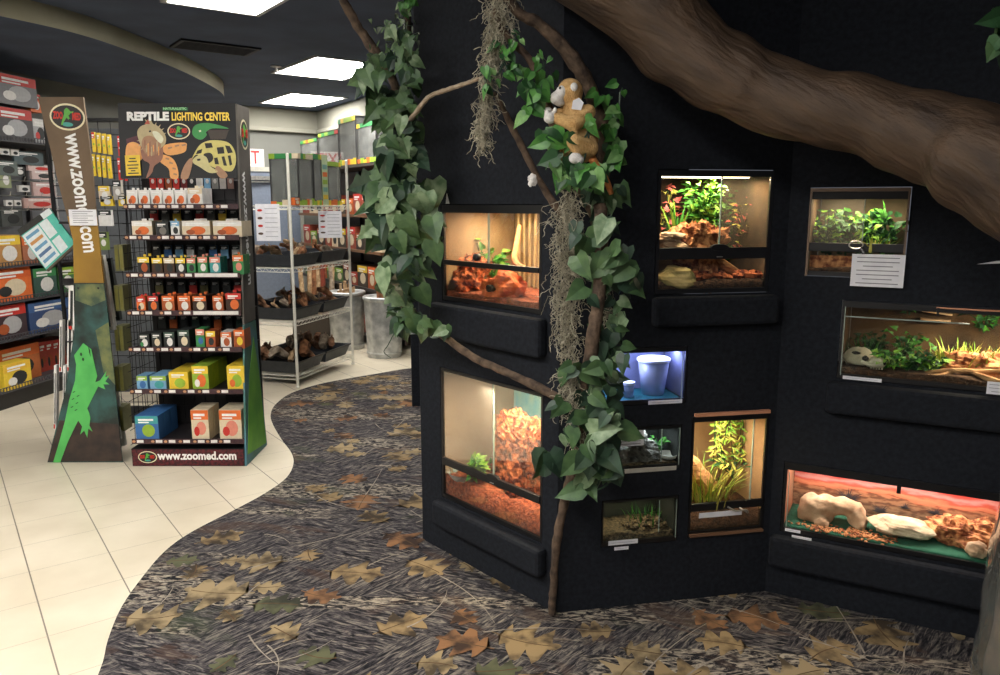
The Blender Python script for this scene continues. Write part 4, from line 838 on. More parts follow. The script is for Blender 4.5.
fused('foot', [(mp_(555, 163, -.025), (.022, .016, .013)), (mp_(549, 165, -.025), (.010, .012, .010))], FURW, mk, .004)
mb = MB(); q = mp_(577, 104, -.055); mb.prism([(q.x-.016, q.z-.014), (q.x+.012, q.z-.018), (q.x+.020, q.z+.004), (q.x+.006, q.z+.018), (q.x-.012, q.z+.010)], q.y, q.y+.0015); mb.obj('paper_tag', PAPER, mk)
mb = MB(); q = AT(532, 180, 2.44); mb.blob((0, 0, 0), (.014, .01, .018), 3, .3); tag(mb.obj('white_tag', FURW, loc=q), 'small white scrap clinging to the thin bare branch', 'tag')

# ================================================================== THE SHOP: DISPLAY STANDS
BLK = plain(9, 9, 12, rough=.5, name='header_black'); CRM = plain(236, 226, 190, rough=.6, name='logo_cream'); RED = plain(206, 52, 36, rough=.5, name='logo_red'); LOGOG = plain(96, 178, 70, rough=.5, name='logo_green'); TRUEW = plain(245, 245, 242, rough=.6, name='letter_white'); LYEL = plain(246, 214, 92, rough=.6, name='letter_yellow'); TEALP = plain(70, 160, 150, name='logo_teal')
GECK = [(-.10, 1.0), (-.02, 1.03), (.06, .98), (.16, .90), (.20, .83), (.27, .80), (.36, .84), (.46, .82), (.40, .79), (.44, .74), (.36, .76), (.32, .71), (.24, .73), (.16, .62), (.06, .52), (.13, .50), (.12, .42), (.22, .36), (.10, .35), (.10, .27), (.03, .33), (-.06, .40), (-.14, .28), (-.26, .10), (-.32, -.08), (-.44, -.08), (-.38, .14), (-.32, .34), (-.26, .50), (-.20, .66), (-.22, .76), (-.20, .88)]
def logo(parent, M_, rx, rz, name='logo'):
    """oval emblem in the local xz plane of M_, facing -y"""
    mb = MB(); mb.ell(0, 0, rx, rz, -.0008, .0, 0, M_, 28); mb.ell(0, 0, rx*.9, rz*.86, -.0014, -.0008, 1, M_, 28)
    mb.prism([(x*rz*1.1, (z-.45)*rz*1.15) for x, z in GECK], -.0024, -.0018, 2, M_)
    mb.ell(0, -rz*.55, rx*.32, rz*.16, -.002, -.0014, 4, M_)
    o = mb.obj(name, [CRM, plain(44, 40, 36, name='logo_dark'), LOGOG, RED, TEALP], parent)
    for s, x in (('ZOO', -.52), ('MED', .52)):
        t = text(s, rz*.72, RED, o, (0, 0, 0), (0, 0, 0), off=rz*.035, sx=.42*rx/rz/1.3)
        t.matrix_local = M_ @ Matrix.Translation((x*rx, -.0030, rz*.05)) @ Matrix.Rotation(pi/2, 4, 'X') @ Matrix.Diagonal((t.scale.x, 1, 1, 1))
    return o
def product(loc, rz, w_, d_, h_, base, band, disc, name, label, cat, group=None, disc2=None, tag_=True, tilt=0., bandpos='top', tabs=False):
    mb = MB(); mb.box(-w_/2, w_/2, 0, d_, 0, h_, 0)
    if bandpos == 'top': mb.box(-w_/2*.99, w_/2*.99, -.0008, 0, h_*.68, h_*.99, 1)
    else: mb.box(-w_/2*.99, w_/2*.99, -.0008, 0, h_*.02, h_*.36, 1)
    mb.ell(w_*.06, h_*.40, w_*.28, min(h_*.26, w_*.4), -.0014, 0, 2, n=14)
    if disc2 is not None: mb.ell(-w_*.2, h_*.3, w_*.16, h_*.16, -.0018, 0, 3, n=12)
    mb.box(-w_*.36, w_*.30, -.0014, -.0008, h_*.80, h_*.88, 4); mb.box(-w_*.36, w_*.1, -.0014, -.0008, h_*.71, h_*.76, 4)
    if tabs: mb.box(-w_*.12, w_*.12, d_*.4, d_*.4+.002, h_, h_*1.14, 1)
    ms = [base, band, disc, disc2 or disc, TRUEW]
    o = mb.obj(name, ms, loc=loc, rot=(tilt, 0, rz)); tag(o, label, cat, group); return o
S = lambda *c: plain(*c)
ORG, DOR, YLW, LIM, GRN, BLU, WHI, CRE, MRN, TEA, DRK, PNK, SKY = S(226, 112, 50), S(170, 84, 42), S(236, 202, 60), S(150, 184, 60), S(60, 140, 80), S(60, 110, 170), S(232, 230, 226), S(224, 208, 178), S(110, 50, 44), S(70, 160, 160), S(40, 44, 44), S(226, 140, 120), S(120, 170, 206)
REDP = S(200, 52, 44)

# ---------- lighting centre stand
DX, DY = -1.815, 4.262
DF = Fr(DX, DY, 0, 0)
ds = empty('display_stand', DF.o, 0, 'black reptile lighting centre display stand with seven stocked shelves', 'display stand')
lean = lambda z: .2*z/2.05
def dz(py):     # height on the leaning front plane
    z = 1.
    for _ in range(8): z = DF.pt(180, py, lean(z))[1]
    return z
def dxx(px, py): z = dz(py); return DF.pt(px, py, lean(z))[0]
HW = .327
zh0, zh1 = dz(178), dz(103)
yh0, yh1 = lean(zh0)-.0, lean(zh1)
# base with print
MB().box(-HW, HW, 0, .40, 0, .105).obj('base', BLK, ds)
mb = MB(); mb.box(-HW+.004, HW-.004, -.002, 0, .004, .101); mb.obj('base_print', mat('red_speckle', c3(110, 34, 42), c3(26, 20, 24), 60, .6, ramp=(.3, .75)), ds)
text('www.zoomed.com', .068, TRUEW, ds, (.055, -.0035, .062), (pi/2, 0, 0), off=.0022, sx=.88)
logo(ds, Matrix.Translation((-.235, -.002, .055)), .055, .036)
# back panel, wire grid, side panels
MB().box(-HW, HW, .395, .405, .105, zh0+.02).obj('back_panel', S(34, 32, 34), ds)
mb = MB()
for k in range(14): z = .15+k*.115; mb.tube([(-HW, .385, z), (HW, .385, z)], .002, 4)
for k in range(10): x = -HW+.03+k*.066; mb.tube([(x, .388, .11), (x, .388, zh0)], .002, 4)
mb.obj('wire_grid', BLACKM, ds)
mb = MB()
for k in range(22): z = .12+k*.085; mb.tube([(-HW-.012, lean(z)+.01, z), (-HW-.012, .40, z)], .0022, 4)
for k in range(6): y = .06+k*.065; mb.tube([(-HW-.012, y+.02, .12), (-HW-.012, max(y, .21), zh0)], .0022, 4)
mb.obj('side_grid', BLACKM, ds)
prof = [(0, 0), (.40, 0), (.34, .45), (.31, .85), (.33, 1.3), (.40, 2.06), (.195, 2.06), (.15, 1.4), (.10, .9), (.05, .45)]
up = [(.102, .82), (.31, .82), (.33, 1.3), (.40, 2.06), (.195, 2.06), (.15, 1.4)]
lo = [(0, 0), (.40, 0), (.34, .45), (.31, .815), (.10, .815), (.05, .45)]
mb = MB(); mb.prism(lo, HW, HW+.010, 1, ax='x'); mb.prism(up, HW, HW+.010, 0, ax='x')
mb.prism([(.03, .06), (.38, .02), (.31, .5), (.25, .72), (.13, .5)], HW+.010, HW+.012, 2, ax='x')
mb.obj('side_panel', [mat('taupe_print', c3(104, 99, 92), c3(88, 84, 78), 6, .6), mat('blue_green_print', c3(84, 132, 150), c3(70, 116, 100), 5, .6), mat('lime_print', c3(120, 186, 72), c3(92, 160, 66), 6, .6)], ds)
Ms = Matrix.Translation((HW+.011, .285, 1.90)) @ Matrix.Rotation(pi/2, 4, 'Z')
logo(ds, Ms, .065, .085)
t = text('www.zoomed.com', .085, TRUEW, ds, (HW+.0125, .235, 1.36), (pi/2, pi/2, pi/2), off=.002); t.rotation_euler = (0, 0, 0)
t.matrix_local = Matrix.Translation((HW+.0125, .235, 1.36)) @ Matrix.Rotation(pi/2, 4, 'Z') @ Matrix.Rotation(pi/2, 4, 'X') @ Matrix.Rotation(-pi/2, 4, 'Z')
# header
hd = empty('header', (0, yh0, zh0), 0); hd.parent = ds
tiltA = -math.atan2(yh1-yh0, zh1-zh0)
hd.rotation_euler = (tiltA, 0, 0); HH = math.hypot(yh1-yh0, zh1-zh0)
board = MB().box(-HW-.01, HW+.0, 0, .012, 0, HH).obj('header_board', BLK, ds); board.matrix_local = Matrix.Translation((0, yh0, zh0)) @ Matrix.Rotation(tiltA, 4, 'X')
bpy.data.objects.remove(hd)
K = HH/(565-35); X0 = (88+880)/2
hu = lambda x, y: ((x-432-(y-35)*.094)*2*HW/850, (566-y)*K)
def closed(pts, k=4):
    n = len(pts); out = []
    for i in range(n):
        p0, p1, p2, p3 = (Vector(pts[(i+d_) % n]) for d_ in (-1, 0, 1, 2))
        for j in range(k): t = j/k; out.append(tuple(.5*((2*p1)+(p2-p0)*t+(2*p0-5*p1+4*p2-p3)*t*t+(3*p1-p0-3*p2+p3)*t**3)))
    return out
def pic(mb, pts, lay, mi): mb.prism([hu(*p) for p in (closed(pts) if len(pts) > 4 else pts)], -.0005-.0006*lay, -.0002-.0006*(lay-1), mi)
mb = MB()
pic(mb, [(70, 290), (200, 250), (220, 380), (90, 400)], 1, 4)
pic(mb, [(75, 340), (110, 312), (150, 318), (185, 350), (190, 440), (85, 440)], 2, 0)                       # left foot
pic(mb, [(360, 330), (500, 315), (518, 345), (500, 385), (400, 405), (350, 380)], 2, 0)                      # arm
pic(mb, [(330, 400), (410, 420), (455, 480), (470, 566), (415, 566), (395, 500), (330, 450)], 2, 0)
pic(mb, [(190, 330), (330, 330), (345, 430), (290, 480), (275, 530), (235, 566), (255, 470), (200, 430)], 3, 1)  # body
pic(mb, [(150, 240), (175, 200), (215, 182), (200, 150), (225, 165), (240, 148), (262, 182), (300, 200), (355, 260), (362, 320), (320, 360), (270, 380), (210, 370), (170, 310)], 4, 2)
pic(mb, [(200, 280), (260, 270), (330, 330), (300, 400), (230, 400), (190, 340)], 5, 3)
pic(mb, [(200, 185), (225, 150), (240, 185)], 5, 5)
for k in range(16): a = 1.0+k*.33; cx, cy = 258+88*cos(a), 285+95*sin(a); pic(mb, [(cx-6*sin(a), cy+6*cos(a)), (cx+6*sin(a), cy-6*cos(a)), (cx+22*cos(a), cy+22*sin(a))], 3, 2)
for k in range(9): pic(mb, [(205+k*13, 300+(k*37) % 50), (213+k*13, 296+(k*37) % 50), (218+k*13, 352+(k*29) % 60), (212+k*13, 356+(k*29) % 60)], 6, (1, 2, 0)[k % 3])
pic(mb, [(236, 232), (250, 228), (252, 240), (238, 243)], 7, 10)
for (x_, y_) in ((380, 350), (430, 335), (480, 330)): pic(mb, [(x_, y_), (x_+30, y_-6), (x_+34, y_+4), (x_+4, y_+12)], 3, 3)
for (x_, y_) in ((370, 420), (400, 450), (425, 490), (435, 530)): pic(mb, [(x_, y_), (x_+26, y_+8), (x_+24, y_+18), (x_-2, y_+12)], 3, 3)
pic(mb, [(262, 240), (300, 240), (345, 285), (330, 320), (290, 290)], 6, 6)
# chameleon / green head
pic(mb, [(560, 205), (600, 182), (680, 178), (820, 215), (700, 215), (655, 240), (660, 262), (630, 292), (590, 288), (555, 255)], 2, 7)
pic(mb, [(660, 225), (820, 225), (800, 290), (690, 290)], 1, 8)
pic(mb, [(600, 232), (612, 225), (620, 236), (608, 242)], 3, 6)
# tortoise
pic(mb, [(560, 440), (600, 350), (650, 310), (720, 298), (810, 310), (860, 350), (886, 420), (880, 490), (840, 520), (700, 480), (600, 400)], 3, 9)
for pp in ([(650, 320), (700, 318), (712, 350), (660, 356)], [(740, 350), (790, 345), (800, 392), (752, 396)], [(800, 335), (835, 340), (862, 385), (825, 392)], [(650, 395), (700, 390), (720, 430), (690, 460), (655, 430)], [(725, 425), (750, 420), (765, 470), (735, 468)], [(780, 415), (800, 412), (825, 480), (800, 478)], [(825, 408), (845, 405), (862, 470), (845, 480)], [(600, 372), (635, 360), (630, 390), (590, 398)]): pic(mb, pp, 4, 10)
pic(mb, [(575, 430), (620, 402), (670, 420), (700, 480), (760, 520), (700, 530), (620, 485), (575, 460)], 5, 11)
pic(mb, [(600, 432), (625, 428), (628, 442), (606, 446)], 6, 10)
pic(mb, [(545, 430), (570, 440), (545, 566), (490, 566), (505, 490)], 4, 3)
pic(mb, [(760, 480), (830, 540), (820, 566), (780, 566), (740, 510)], 5, 3)
pic(mb, [(325, 68), (510, 68), (510, 90), (325, 90)], 1, 12)
art = mb.obj('printed_picture', [S(232, 166, 96), S(150, 104, 84), S(188, 172, 132), S(170, 130, 100), S(84, 40, 50), S(190, 90, 70), S(226, 226, 200), S(64, 150, 80), S(70, 60, 54), S(214, 202, 120), S(34, 30, 26), S(206, 196, 140), S(30, 90, 60)], board)
def htext(s, x0, x1, y, size, m, off, name='lettering'):
    t = text(s, size, m, board, (0, 0, 0), (pi/2, 0, 0), off=off); t.location = ((hu(x0, y)[0]+hu(x1, y)[0])/2, -.0062, hu(0, y)[1])
    xs_ = [v.co.x for v in t.data.vertices]; wd = max(xs_)-min(xs_); t.scale = (abs(hu(x1, y)[0]-hu(x0, y)[0])/wd, 1, 1); return t
htext('REPTILE', 68, 376, 134, .062, TRUEW, .0035); htext('LIGHTING CENTER', 396, 822, 136, .062, LYEL, .0018); htext('NATURALISTIC', 332, 502, 78, .017, S(150, 210, 150), .0006)
x, z = hu(455, 236); logo(board, Matrix.Translation((x, -.003, z)), .064, .045)
# price card
x, z = hu(136, 478); mb = MB(); M_ = Matrix.Translation((x, -.008, z)) @ Matrix.Rotation(R(-2), 4, 'Y'); mb.box(-.042, .042, -.001, 0, -.057, .057, 0, M_)
for zz, ww in ((.038, .018), (.022, .024), (.002, .032), (-.016, .026), (-.030, .012), (-.044, .030)): mb.box(-ww, ww, -.0016, -.001, zz-.003, zz+.003, 1, M_)
o = mb.obj('price_sign', [YLW, DRK]); M0 = Matrix.Translation(DF.o) @ Matrix.Translation((0, yh0, zh0)) @ Matrix.Rotation(tiltA, 4, 'X'); o.matrix_world = M0; tag(o, 'yellow price sign taped over the orange lizard on the black header', 'sign')
# shelves and lips
LIP = [206, 237, 274.7, 312.5, 349, 391, 441]
SZ = []
for k, py in enumerate(LIP):
    z = dz(py); SZ.append(z); y0 = lean(z)
    sh = MB().box(-HW+.002, HW-.002, y0+.003, .39, z-.004, z).obj('shelf', S(44, 40, 42), ds)
    mb = MB(); mb.box(-HW, HW, y0, y0+.003, z-.018, z+.012, 0); rr = random.Random(k)
    x = -HW+.03
    while x < HW-.05:
        if k in (2, 3) and x > .02: mb.box(x-.02, HW-.015, y0-.0012, y0, z-.013, z+.008, 1); break
        mb.box(x, x+.038, y0-.0012, y0, z-.011, z+.006, 1); mb.ell(x-.018, z-.003, .010, .008, y0-.0012, y0, 2, n=10); x += rr.choice((.075, .085, .11))
    mb.obj('price_rail', [MAROON, WHI, S(200, 150, 110)], sh)
def stock(row, items, kind='box', cat='box'):
    """items: (px0, px1, top_py, depth, base, band, disc, rows_deep)"""
    n = len(items)
    for j, it in enumerate(items):
        px0, px1, top, base, band, disc, deep, col, disc2 = it
        z = SZ[row]+.0005; y0 = lean(z)+.012
        xa = DF.pt(px0, top, y0)[0]; xb = DF.pt(px1, top, y0)[0]; zt = DF.pt((px0+px1)/2, top, y0)[1]; h_ = max(.03, zt-z); wd = (xb-xa)*.96
        for q in range(deep):
            dd = min(.085, wd*.9, (.37-y0)/max(deep, 1)*.95)
            nm = {'box': 'product_box'}.get(kind, kind)
            rown = ['top', 'second', 'third', 'fourth', 'fifth', 'sixth', 'bottom'][row]
            product(DF.w((xa+xb)/2, y0+q*(dd+.004), z), 0, wd, dd, h_, base, band, disc, nm,
                    '%s box, %s from left on %s lighting centre shelf, %s row' % (col, ORD[j], rown, ['front', 'second', 'third', 'back'][q]), 'product box', 'boxes on the %s shelf of the lighting centre' % rown, disc2, tabs=row < 4)
stock(0, [(126+a*12.1, 137+a*12.1, 190, WHI, WHI, ORG, 2, 'small white orange printed', DOR) for a in range(5)]+[(187, 202, 188, WHI, CRE, ORG, 2, 'larger white orange printed', DOR)])
stock(1, [(131, 152, 221, CRE, WHI, ORG, 2, 'wide cream and orange', DOR), (155, 168, 222, DRK, DRK, S(120, 116, 110), 1, 'narrow dark grey', None), (170, 179, 221, WHI, SKY, DRK, 1, 'narrow white and blue', None), (181, 210, 221, CRE, WHI, ORG, 2, 'wide cream and orange', DOR), (212, 242, 221, CRE, WHI, ORG, 2, 'wide cream and orange', DOR)])
stock(2, [(137, 149, 257, DRK, YLW, DOR, 2, 'dark and yellow', None), (151, 162, 258, S(70, 46, 30), YLW, DRK, 2, 'brown and yellow', None), (163, 174, 258, S(70, 46, 30), CRE, DRK, 2, 'brown and cream', None), (175, 185, 258, DRK, YLW, WHI, 2, 'dark and yellow', None), (186, 195, 258, GRN, PNK, DRK, 2, 'green and pink', None), (197, 207, 257, GRN, PNK, WHI, 2, 'green and pink', None), (209, 220, 257, TEA, PNK, WHI, 2, 'teal and pink', None), (232, 243, 255, GRN, ORG, PNK, 2, 'green and orange', None)])
stock(3, [(136, 145, 297, ORG, REDP, CRE, 2, 'red and orange', DRK), (147, 158, 296, DRK, REDP, ORG, 2, 'dark and red', None), (161, 174, 296, DOR, ORG, CRE, 2, 'brown and orange', None), (177, 190, 296, DOR, ORG, WHI, 2, 'brown and orange', None), (192, 206, 296, S(60, 40, 30), ORG, CRE, 2, 'dark orange', None), (212, 223, 296, DOR, ORG, WHI, 2, 'brown and orange', None), (225, 241, 293, S(60, 40, 30), REDP, ORG, 2, 'tall dark red', None)])
stock(4, [(138, 149, 334, DRK, DRK, WHI, 2, 'black', GRN), (151, 161, 333, DRK, DRK, CRE, 2, 'black', None), (163, 174, 332, DRK, S(60, 80, 70), WHI, 2, 'black and green', None), (177, 189, 330, DRK, S(60, 80, 70), CRE, 2, 'taller black', None), (195, 204, 329, GRN, PNK, BLU, 2, 'green and pink', None), (205, 215, 331, DOR, YLW, DRK, 2, 'brown and yellow', None), (220, 231, 332, WHI, ORG, DOR, 2, 'white and orange', None), (233, 244, 330, DOR, ORG, YLW, 2, 'brown and orange', None)])
stock(5, [(136, 147, 376, SKY, LIM, BLU, 2, 'blue and lime', None), (149, 166, 376, SKY, LIM, TEA, 2, 'blue and lime', None), (168, 188, 372, YLW, YLW, LIM, 3, 'yellow', None), (191, 208, 366, LIM, YLW, ORG, 4, 'lime and orange', WHI), (226, 244, 366, YLW, YLW, LIM, 3, 'yellow and green', ORG)])
stock(6, [(134, 158, 416, BLU, TEA, LIM, 3, 'blue and lime', None), (190, 208, 410, CRE, ORG, PNK, 2, 'peach and orange', REDP), (218, 241, 410, CRE, ORG, PNK, 2, 'peach and orange', REDP)])
# hanging packs under the header
for j in range(11):
    x = -.24+j*.046; c_ = [REDP, REDP, DOR, REDP, S(120, 40, 40), DRK, WHI, SKY, S(150, 150, 146), WHI, S(176, 140, 130)][j]
    product(DF.w(x, .345, SZ[0]+.10), 0, .034, .012, .11, c_, DRK if j % 2 else c_, WHI, 'hanging_pack', 'small hanging pack, %s along the hooks under the lizard header' % ORD[j], 'hanging pack', 'packs hooked under the lizard header')
for row in range(1, 5):
    for j in range(8):
        c_ = [[S(90, 90, 84), REDP, DRK, YLW], [SKY, BLU, DRK, WHI], [REDP, DRK, DRK, S(96, 92, 50)], [DRK, S(40, 70, 60), DRK, ORG]][row-1][(j*3+row) % 4]
        product(DF.w(-.25+j*.068, .352, SZ[row]+.075), 0, .046, .010, .08, c_, DRK, c_, 'hanging_pack', 'dim hanging pack, %s along the grid behind the %s shelf' % (ORD[j], ['second', 'third', 'fourth', 'fifth'][row-1]), 'hanging pack', 'packs hooked behind the shelves')

# ---------- second stand, seen from its side: tall waisted panel with the green gecko
G2 = Fr(-2.46, 4.33, 0, 0)
g2 = empty('display_stand', G2.o, 0, 'brown waisted display stand side panel with a large green gecko', 'display stand')
pp = lambda q: G2.pt(*q)
upq = [(38, 97), (83, 97), (92, 165), (98, 235), (104, 287), (74, 287), (72, 245), (60, 190)]
MB().prism([pp(q) for q in [(38, 97), (83, 97), (92, 165), (96, 216), (67, 216), (60, 190)]], 0, .012, 0).obj('side_panel', mat('brown_print', c3(112, 92, 70), c3(98, 80, 60), 5, .6), g2)
MB().prism([pp(q) for q in [(67, 216.3), (96, 216.3), (104, 287), (74, 287), (73, 240)]], 0, .012, 0).obj('side_panel', mat('mustard_print', c3(160, 124, 44), c3(140, 106, 40), 4, .6), g2)
JUN = mat('jungle_print', c3(52, 88, 84), c3(34, 44, 40), 7, .6, det=8, ramp=(.4, .62))
mb = MB(); mb.prism([pp(q) for q in [(74, 283), (105, 283), (112, 350), (123, 462), (48, 462), (66, 390), (75, 330)]], -.006, .0, 0)
mb.prism([pp(q) for q in [(76, 284), (104, 284), (106, 300), (92, 306), (76, 300)]], -.0066, -.006, 2); mb.prism([pp(q) for q in [(96, 330), (109, 322), (112, 350), (116, 385), (104, 372), (100, 350)]], -.0066, -.006, 2)
mb.prism([pp(q) for q in [(60, 420), (119, 424), (123, 461), (49, 461)]], -.0066, -.006, 3)
for q in ((79, 288), (99, 288)): x, z = pp(q); mb.ell(x, z, .006, .006, -.009, -.006, 1, n=10)
mb.obj('lower_panel', [JUN, BLACKP, mat('jungle_light', c3(116, 122, 76), c3(66, 84, 66), 14, .6), mat('jungle_floor', c3(66, 52, 46), c3(44, 38, 36), 14, .6)], g2)
gp = [(84, 343), (92, 349), (95, 363), (98, 376), (96, 382), (101, 380), (107, 371), (106, 377), (110, 375), (106, 381), (110, 384), (104, 384), (106, 389), (99, 386), (94, 396), (88, 408), (90, 413), (91, 418), (90, 425), (93, 431), (89, 428), (88, 437), (85, 430), (81, 434), (83, 426), (79, 420), (74, 430), (68, 443), (61, 462), (54, 462), (60, 442), (66, 420), (70, 400), (76, 380), (77, 364), (75, 355)]
mb = MB(); mb.prism([pp(q) for q in gp], -.0095, -.0068, 0)
for q in ((82, 354), (84, 359)): x, z = pp(q); mb.ell(x, z, .006, .010, -.0105, -.0095, 1, n=10)
for q in ((75, 392), (79, 396), (74, 399), (78, 403), (73, 407), (77, 410)): x, z = pp(q); mb.prism([(x-.008, z-.003), (x+.008, z+.004), (x+.006, z+.008), (x-.008, z+.002)], -.0101, -.0095, 1)
mb.prism([pp(q) for q in [(89, 346), (91, 350), (91.5, 357), (90, 352)]], -.0101, -.0095, 1)
mb.obj('gecko_picture', [mat('gecko_green', c3(92, 190, 98), c3(76, 168, 84), 8, .55), S(30, 60, 36)], g2)
x, z = pp((67.5, 117)); logo(g2, Matrix.Translation((x, -.0005, z)) @ Matrix.Rotation(R(4), 4, 'Y'), .097, .072)
t = text('www.zoomed.com', .122, TRUEW, g2, (0, 0, 0), (0, 0, 0), off=.003, sx=.78)
x, z = pp((81.5, 194)); t.matrix_local = Matrix.Translation((x, -.0022, z)) @ Matrix.Rotation(R(86), 4, 'Y') @ Matrix.Rotation(pi/2, 4, 'X') @ Matrix.Diagonal((.70, 1, 1, 1))
# body of that stand, going back and facing the left aisle
MB().prism([(.0, 0), (.44, 0), (.44, 2.0), (.40, 2.0)][::1], 0, .0, 0) if False else None
BM = Matrix.Translation((.14, .014, 0)) @ Matrix.Rotation(R(30), 4, 'Z') @ Matrix.Translation((-.19, -.014, 0))
MB().box(.17, .185, .02, .56, .0, 1.95, 0, BM).obj('back_panel', S(52, 50, 52), g2)
mb = MB()
for k in range(16): z = .12+k*.118; mb.tube([(.19, .02, z), (.19, .56, z)], .0024, 4, 0, BM)
for k in range(8): y = .04+k*.07; mb.tube([(.188, y, .1), (.188, y, 1.95)], .0024, 4, 0, BM)
mb.obj('wire_grid', BLACKM, g2)
for k, z in enumerate((.35, .72, 1.05, 1.40, 1.72)): MB().box(.02+.01*k, .17, .12, .56, z-.006, z, 0, BM).obj('shelf', S(44, 40, 42), g2)
for k, (q0, q1, y) in enumerate((((64, 285), (74, 330), .05), ((54, 320), (62, 372), .08), ((62, 320), (72, 372), .05), ((47, 365), (56, 430), .10), ((56, 365), (65, 430), .06))):
    x0, z1 = G2.pt(*q0, y); x1, z0 = G2.pt(*q1, y); w_ = abs(x1-x0)*1.05; h_ = z1-z0
    mb = MB(); mb.box(-w_/2, w_/2, 0, .03, 0, h_, 0); mb.box(-w_*.20, w_*.24, -.001, 0, h_*.1, h_*.88, 1); mb.box(-w_*.45, w_*.1, -.0015, -.001, h_*.02, h_*.09, 2)
    o = mb.obj('lamp_pack', [WHI, DRK, REDP], loc=G2.w((x0+x1)/2, y, z0), rot=(0, R(6), 0)); tag(o, 'tall white lamp pack with dark window, %s behind the gecko panel' % ('topmost', 'middle level outer', 'middle level inner', 'lowest outer', 'lowest inner')[k], 'lamp pack', 'white lamp packs beside the gecko panel')
mb = MB(); x0, z1 = G2.pt(68.5, 209.5, -.02); x1, z0 = G2.pt(97.5, 225.5, -.02); mb.box(x0, x1, -.0205, -.019, z0, z1, 0)
for k in range(6): mb.box(x0+.02, x1-.02-.03*(k % 2), -.0212, -.0205, z1-.013-k*.012, z1-.010-k*.012, 1)
tag(mb.obj('price_card', [PAPER, INK], loc=G2.o), 'white information card fixed across the lettering of the brown panel', 'card')
# gap between the stands: long tube packs and a few hanging things
for k, (q0, q1, y, c_, c2_) in enumerate((((106, 255), (112, 330), .10, WHI, DRK), ((108, 325), (116, 440), .06, WHI, REDP), ((115, 345), (121, 446), .12, S(190, 188, 180), DRK), ((112, 258), (118, 320), .25, DRK, WHI))):
    x0, z1 = G2.pt(*q0, y); x1, z0 = G2.pt(*q1, y); w_ = max(.03, (x1-x0)*.7); h_ = z1-z0
    mb = MB(); mb.box(-w_/2, w_/2, 0, .03, 0, h_, 0); mb.box(-w_*.5, -w_*.2, -.001, 0, .02, h_-.02, 1)
    o = mb.obj('tube_pack', [c_, c2_], loc=G2.w((x0+x1)/2, y, z0), rot=(0, R(-4), 0)); tag(o, 'long narrow tube pack, %s in the gap between the two stands' % ('upper white one', 'lower red edged one', 'lower grey one', 'upper black one')[k], 'tube pack')
OLV = S(128, 128, 84)
for k in range(10):
    q = (122+(k % 2)*4.5, 255+(k//2)*40); x, z = G2.pt(*q, .16); mb = MB(); mb.box(-.014, .010, 0, .10, -.09, .06, 0); mb.box(-.010, .006, -.001, .0, -.08, .04, 1)
    o = mb.obj('hanging_pack', [OLV, S(140, 136, 70)], loc=G2.w(x-.01, .12, z)); tag(o, 'olive hanging pack, %s of the column left of the lighting centre shelves' % ORD[k], 'hanging pack', 'olive packs on the side grid')

# ---------- grid panel behind with yellow and red packs
GW = Fr(-2.75, 5.35, 0, 0); gw = empty('grid_stand', GW.o, 0, 'black wire grid stand with yellow and red packs behind the two display stands', 'grid stand')
mb = MB()
for k in range(24): z = .1+k*.085; mb.tube([(-.32, 0, z), (.36, 0, z)], .0028, 4)
for k in range(9): x = -.32+k*.085; mb.tube([(x, .004, .02), (x, .004, 2.06)], .0028, 4)
mb.box(-.34, -.32, -.01, .01, 0, 2.08); mb.box(.36, .38, -.01, .01, 0, 2.08); mb.box(-.34, .38, -.01, .01, 2.06, 2.08); mb.box(-.34, .38, -.2, .2, 0, .02)
mb.obj('wire_grid', BLACKM, gw)
MB().box(-.36, .40, .30, .32, .1, 2.04).obj('back_board', S(92, 96, 100), gw)
n = 0
for r_, (y0, y1) in enumerate(((132, 152), (154, 176))):
    for j in range(7):
        px = 91+j*5.2; c_ = YLW if j < 4 else REDP
        if j == 4: continue
        x0, z1 = GW.pt(px, y0+j*.8, -.05); x1, z0 = GW.pt(px+4.8, y1+j*.8, -.05)
        o = product(GW.w((x0+x1)/2, -.05, z0), 0, (x1-x0), .02, z1-z0, c_, REDP if (j == 0 and r_ == 0) else c_, LIM if c_ is YLW else WHI, 'hanging_pack', '%s hanging pack, %s along the %s row of the wire grid stand' % ('yellow' if c_ is YLW else 'red', ORD[j], ('upper', 'lower')[r_]), 'hanging pack', 'packs on the wire grid stand')
for k, (q0, q1, c_, c2_, a) in enumerate((((98, 186), (110, 202), CRE, YLW, 25), ((100, 196), (113, 206), YLW, DRK, -8), ((112, 180), (122, 200), S(176, 170, 160), DRK, 10), ((98, 210), (112, 226), WHI, DRK, 0), ((98, 232), (108, 250), S(120, 140, 70), DRK, 0), ((118, 196), (126, 206), YLW, DRK, 5))):
    x0, z1 = GW.pt(*q0, -.1); x1, z0 = GW.pt(*q1, -.1)
    product(GW.w((x0+x1)/2, -.1, z0), 0, x1-x0, .03, z1-z0, c_, c2_, WHI, 'product_box', '%s pack leaning on the wire grid stand below the yellow packs' % ('cream', 'yellow and black', 'grey', 'white', 'green', 'small yellow')[k], 'product box')

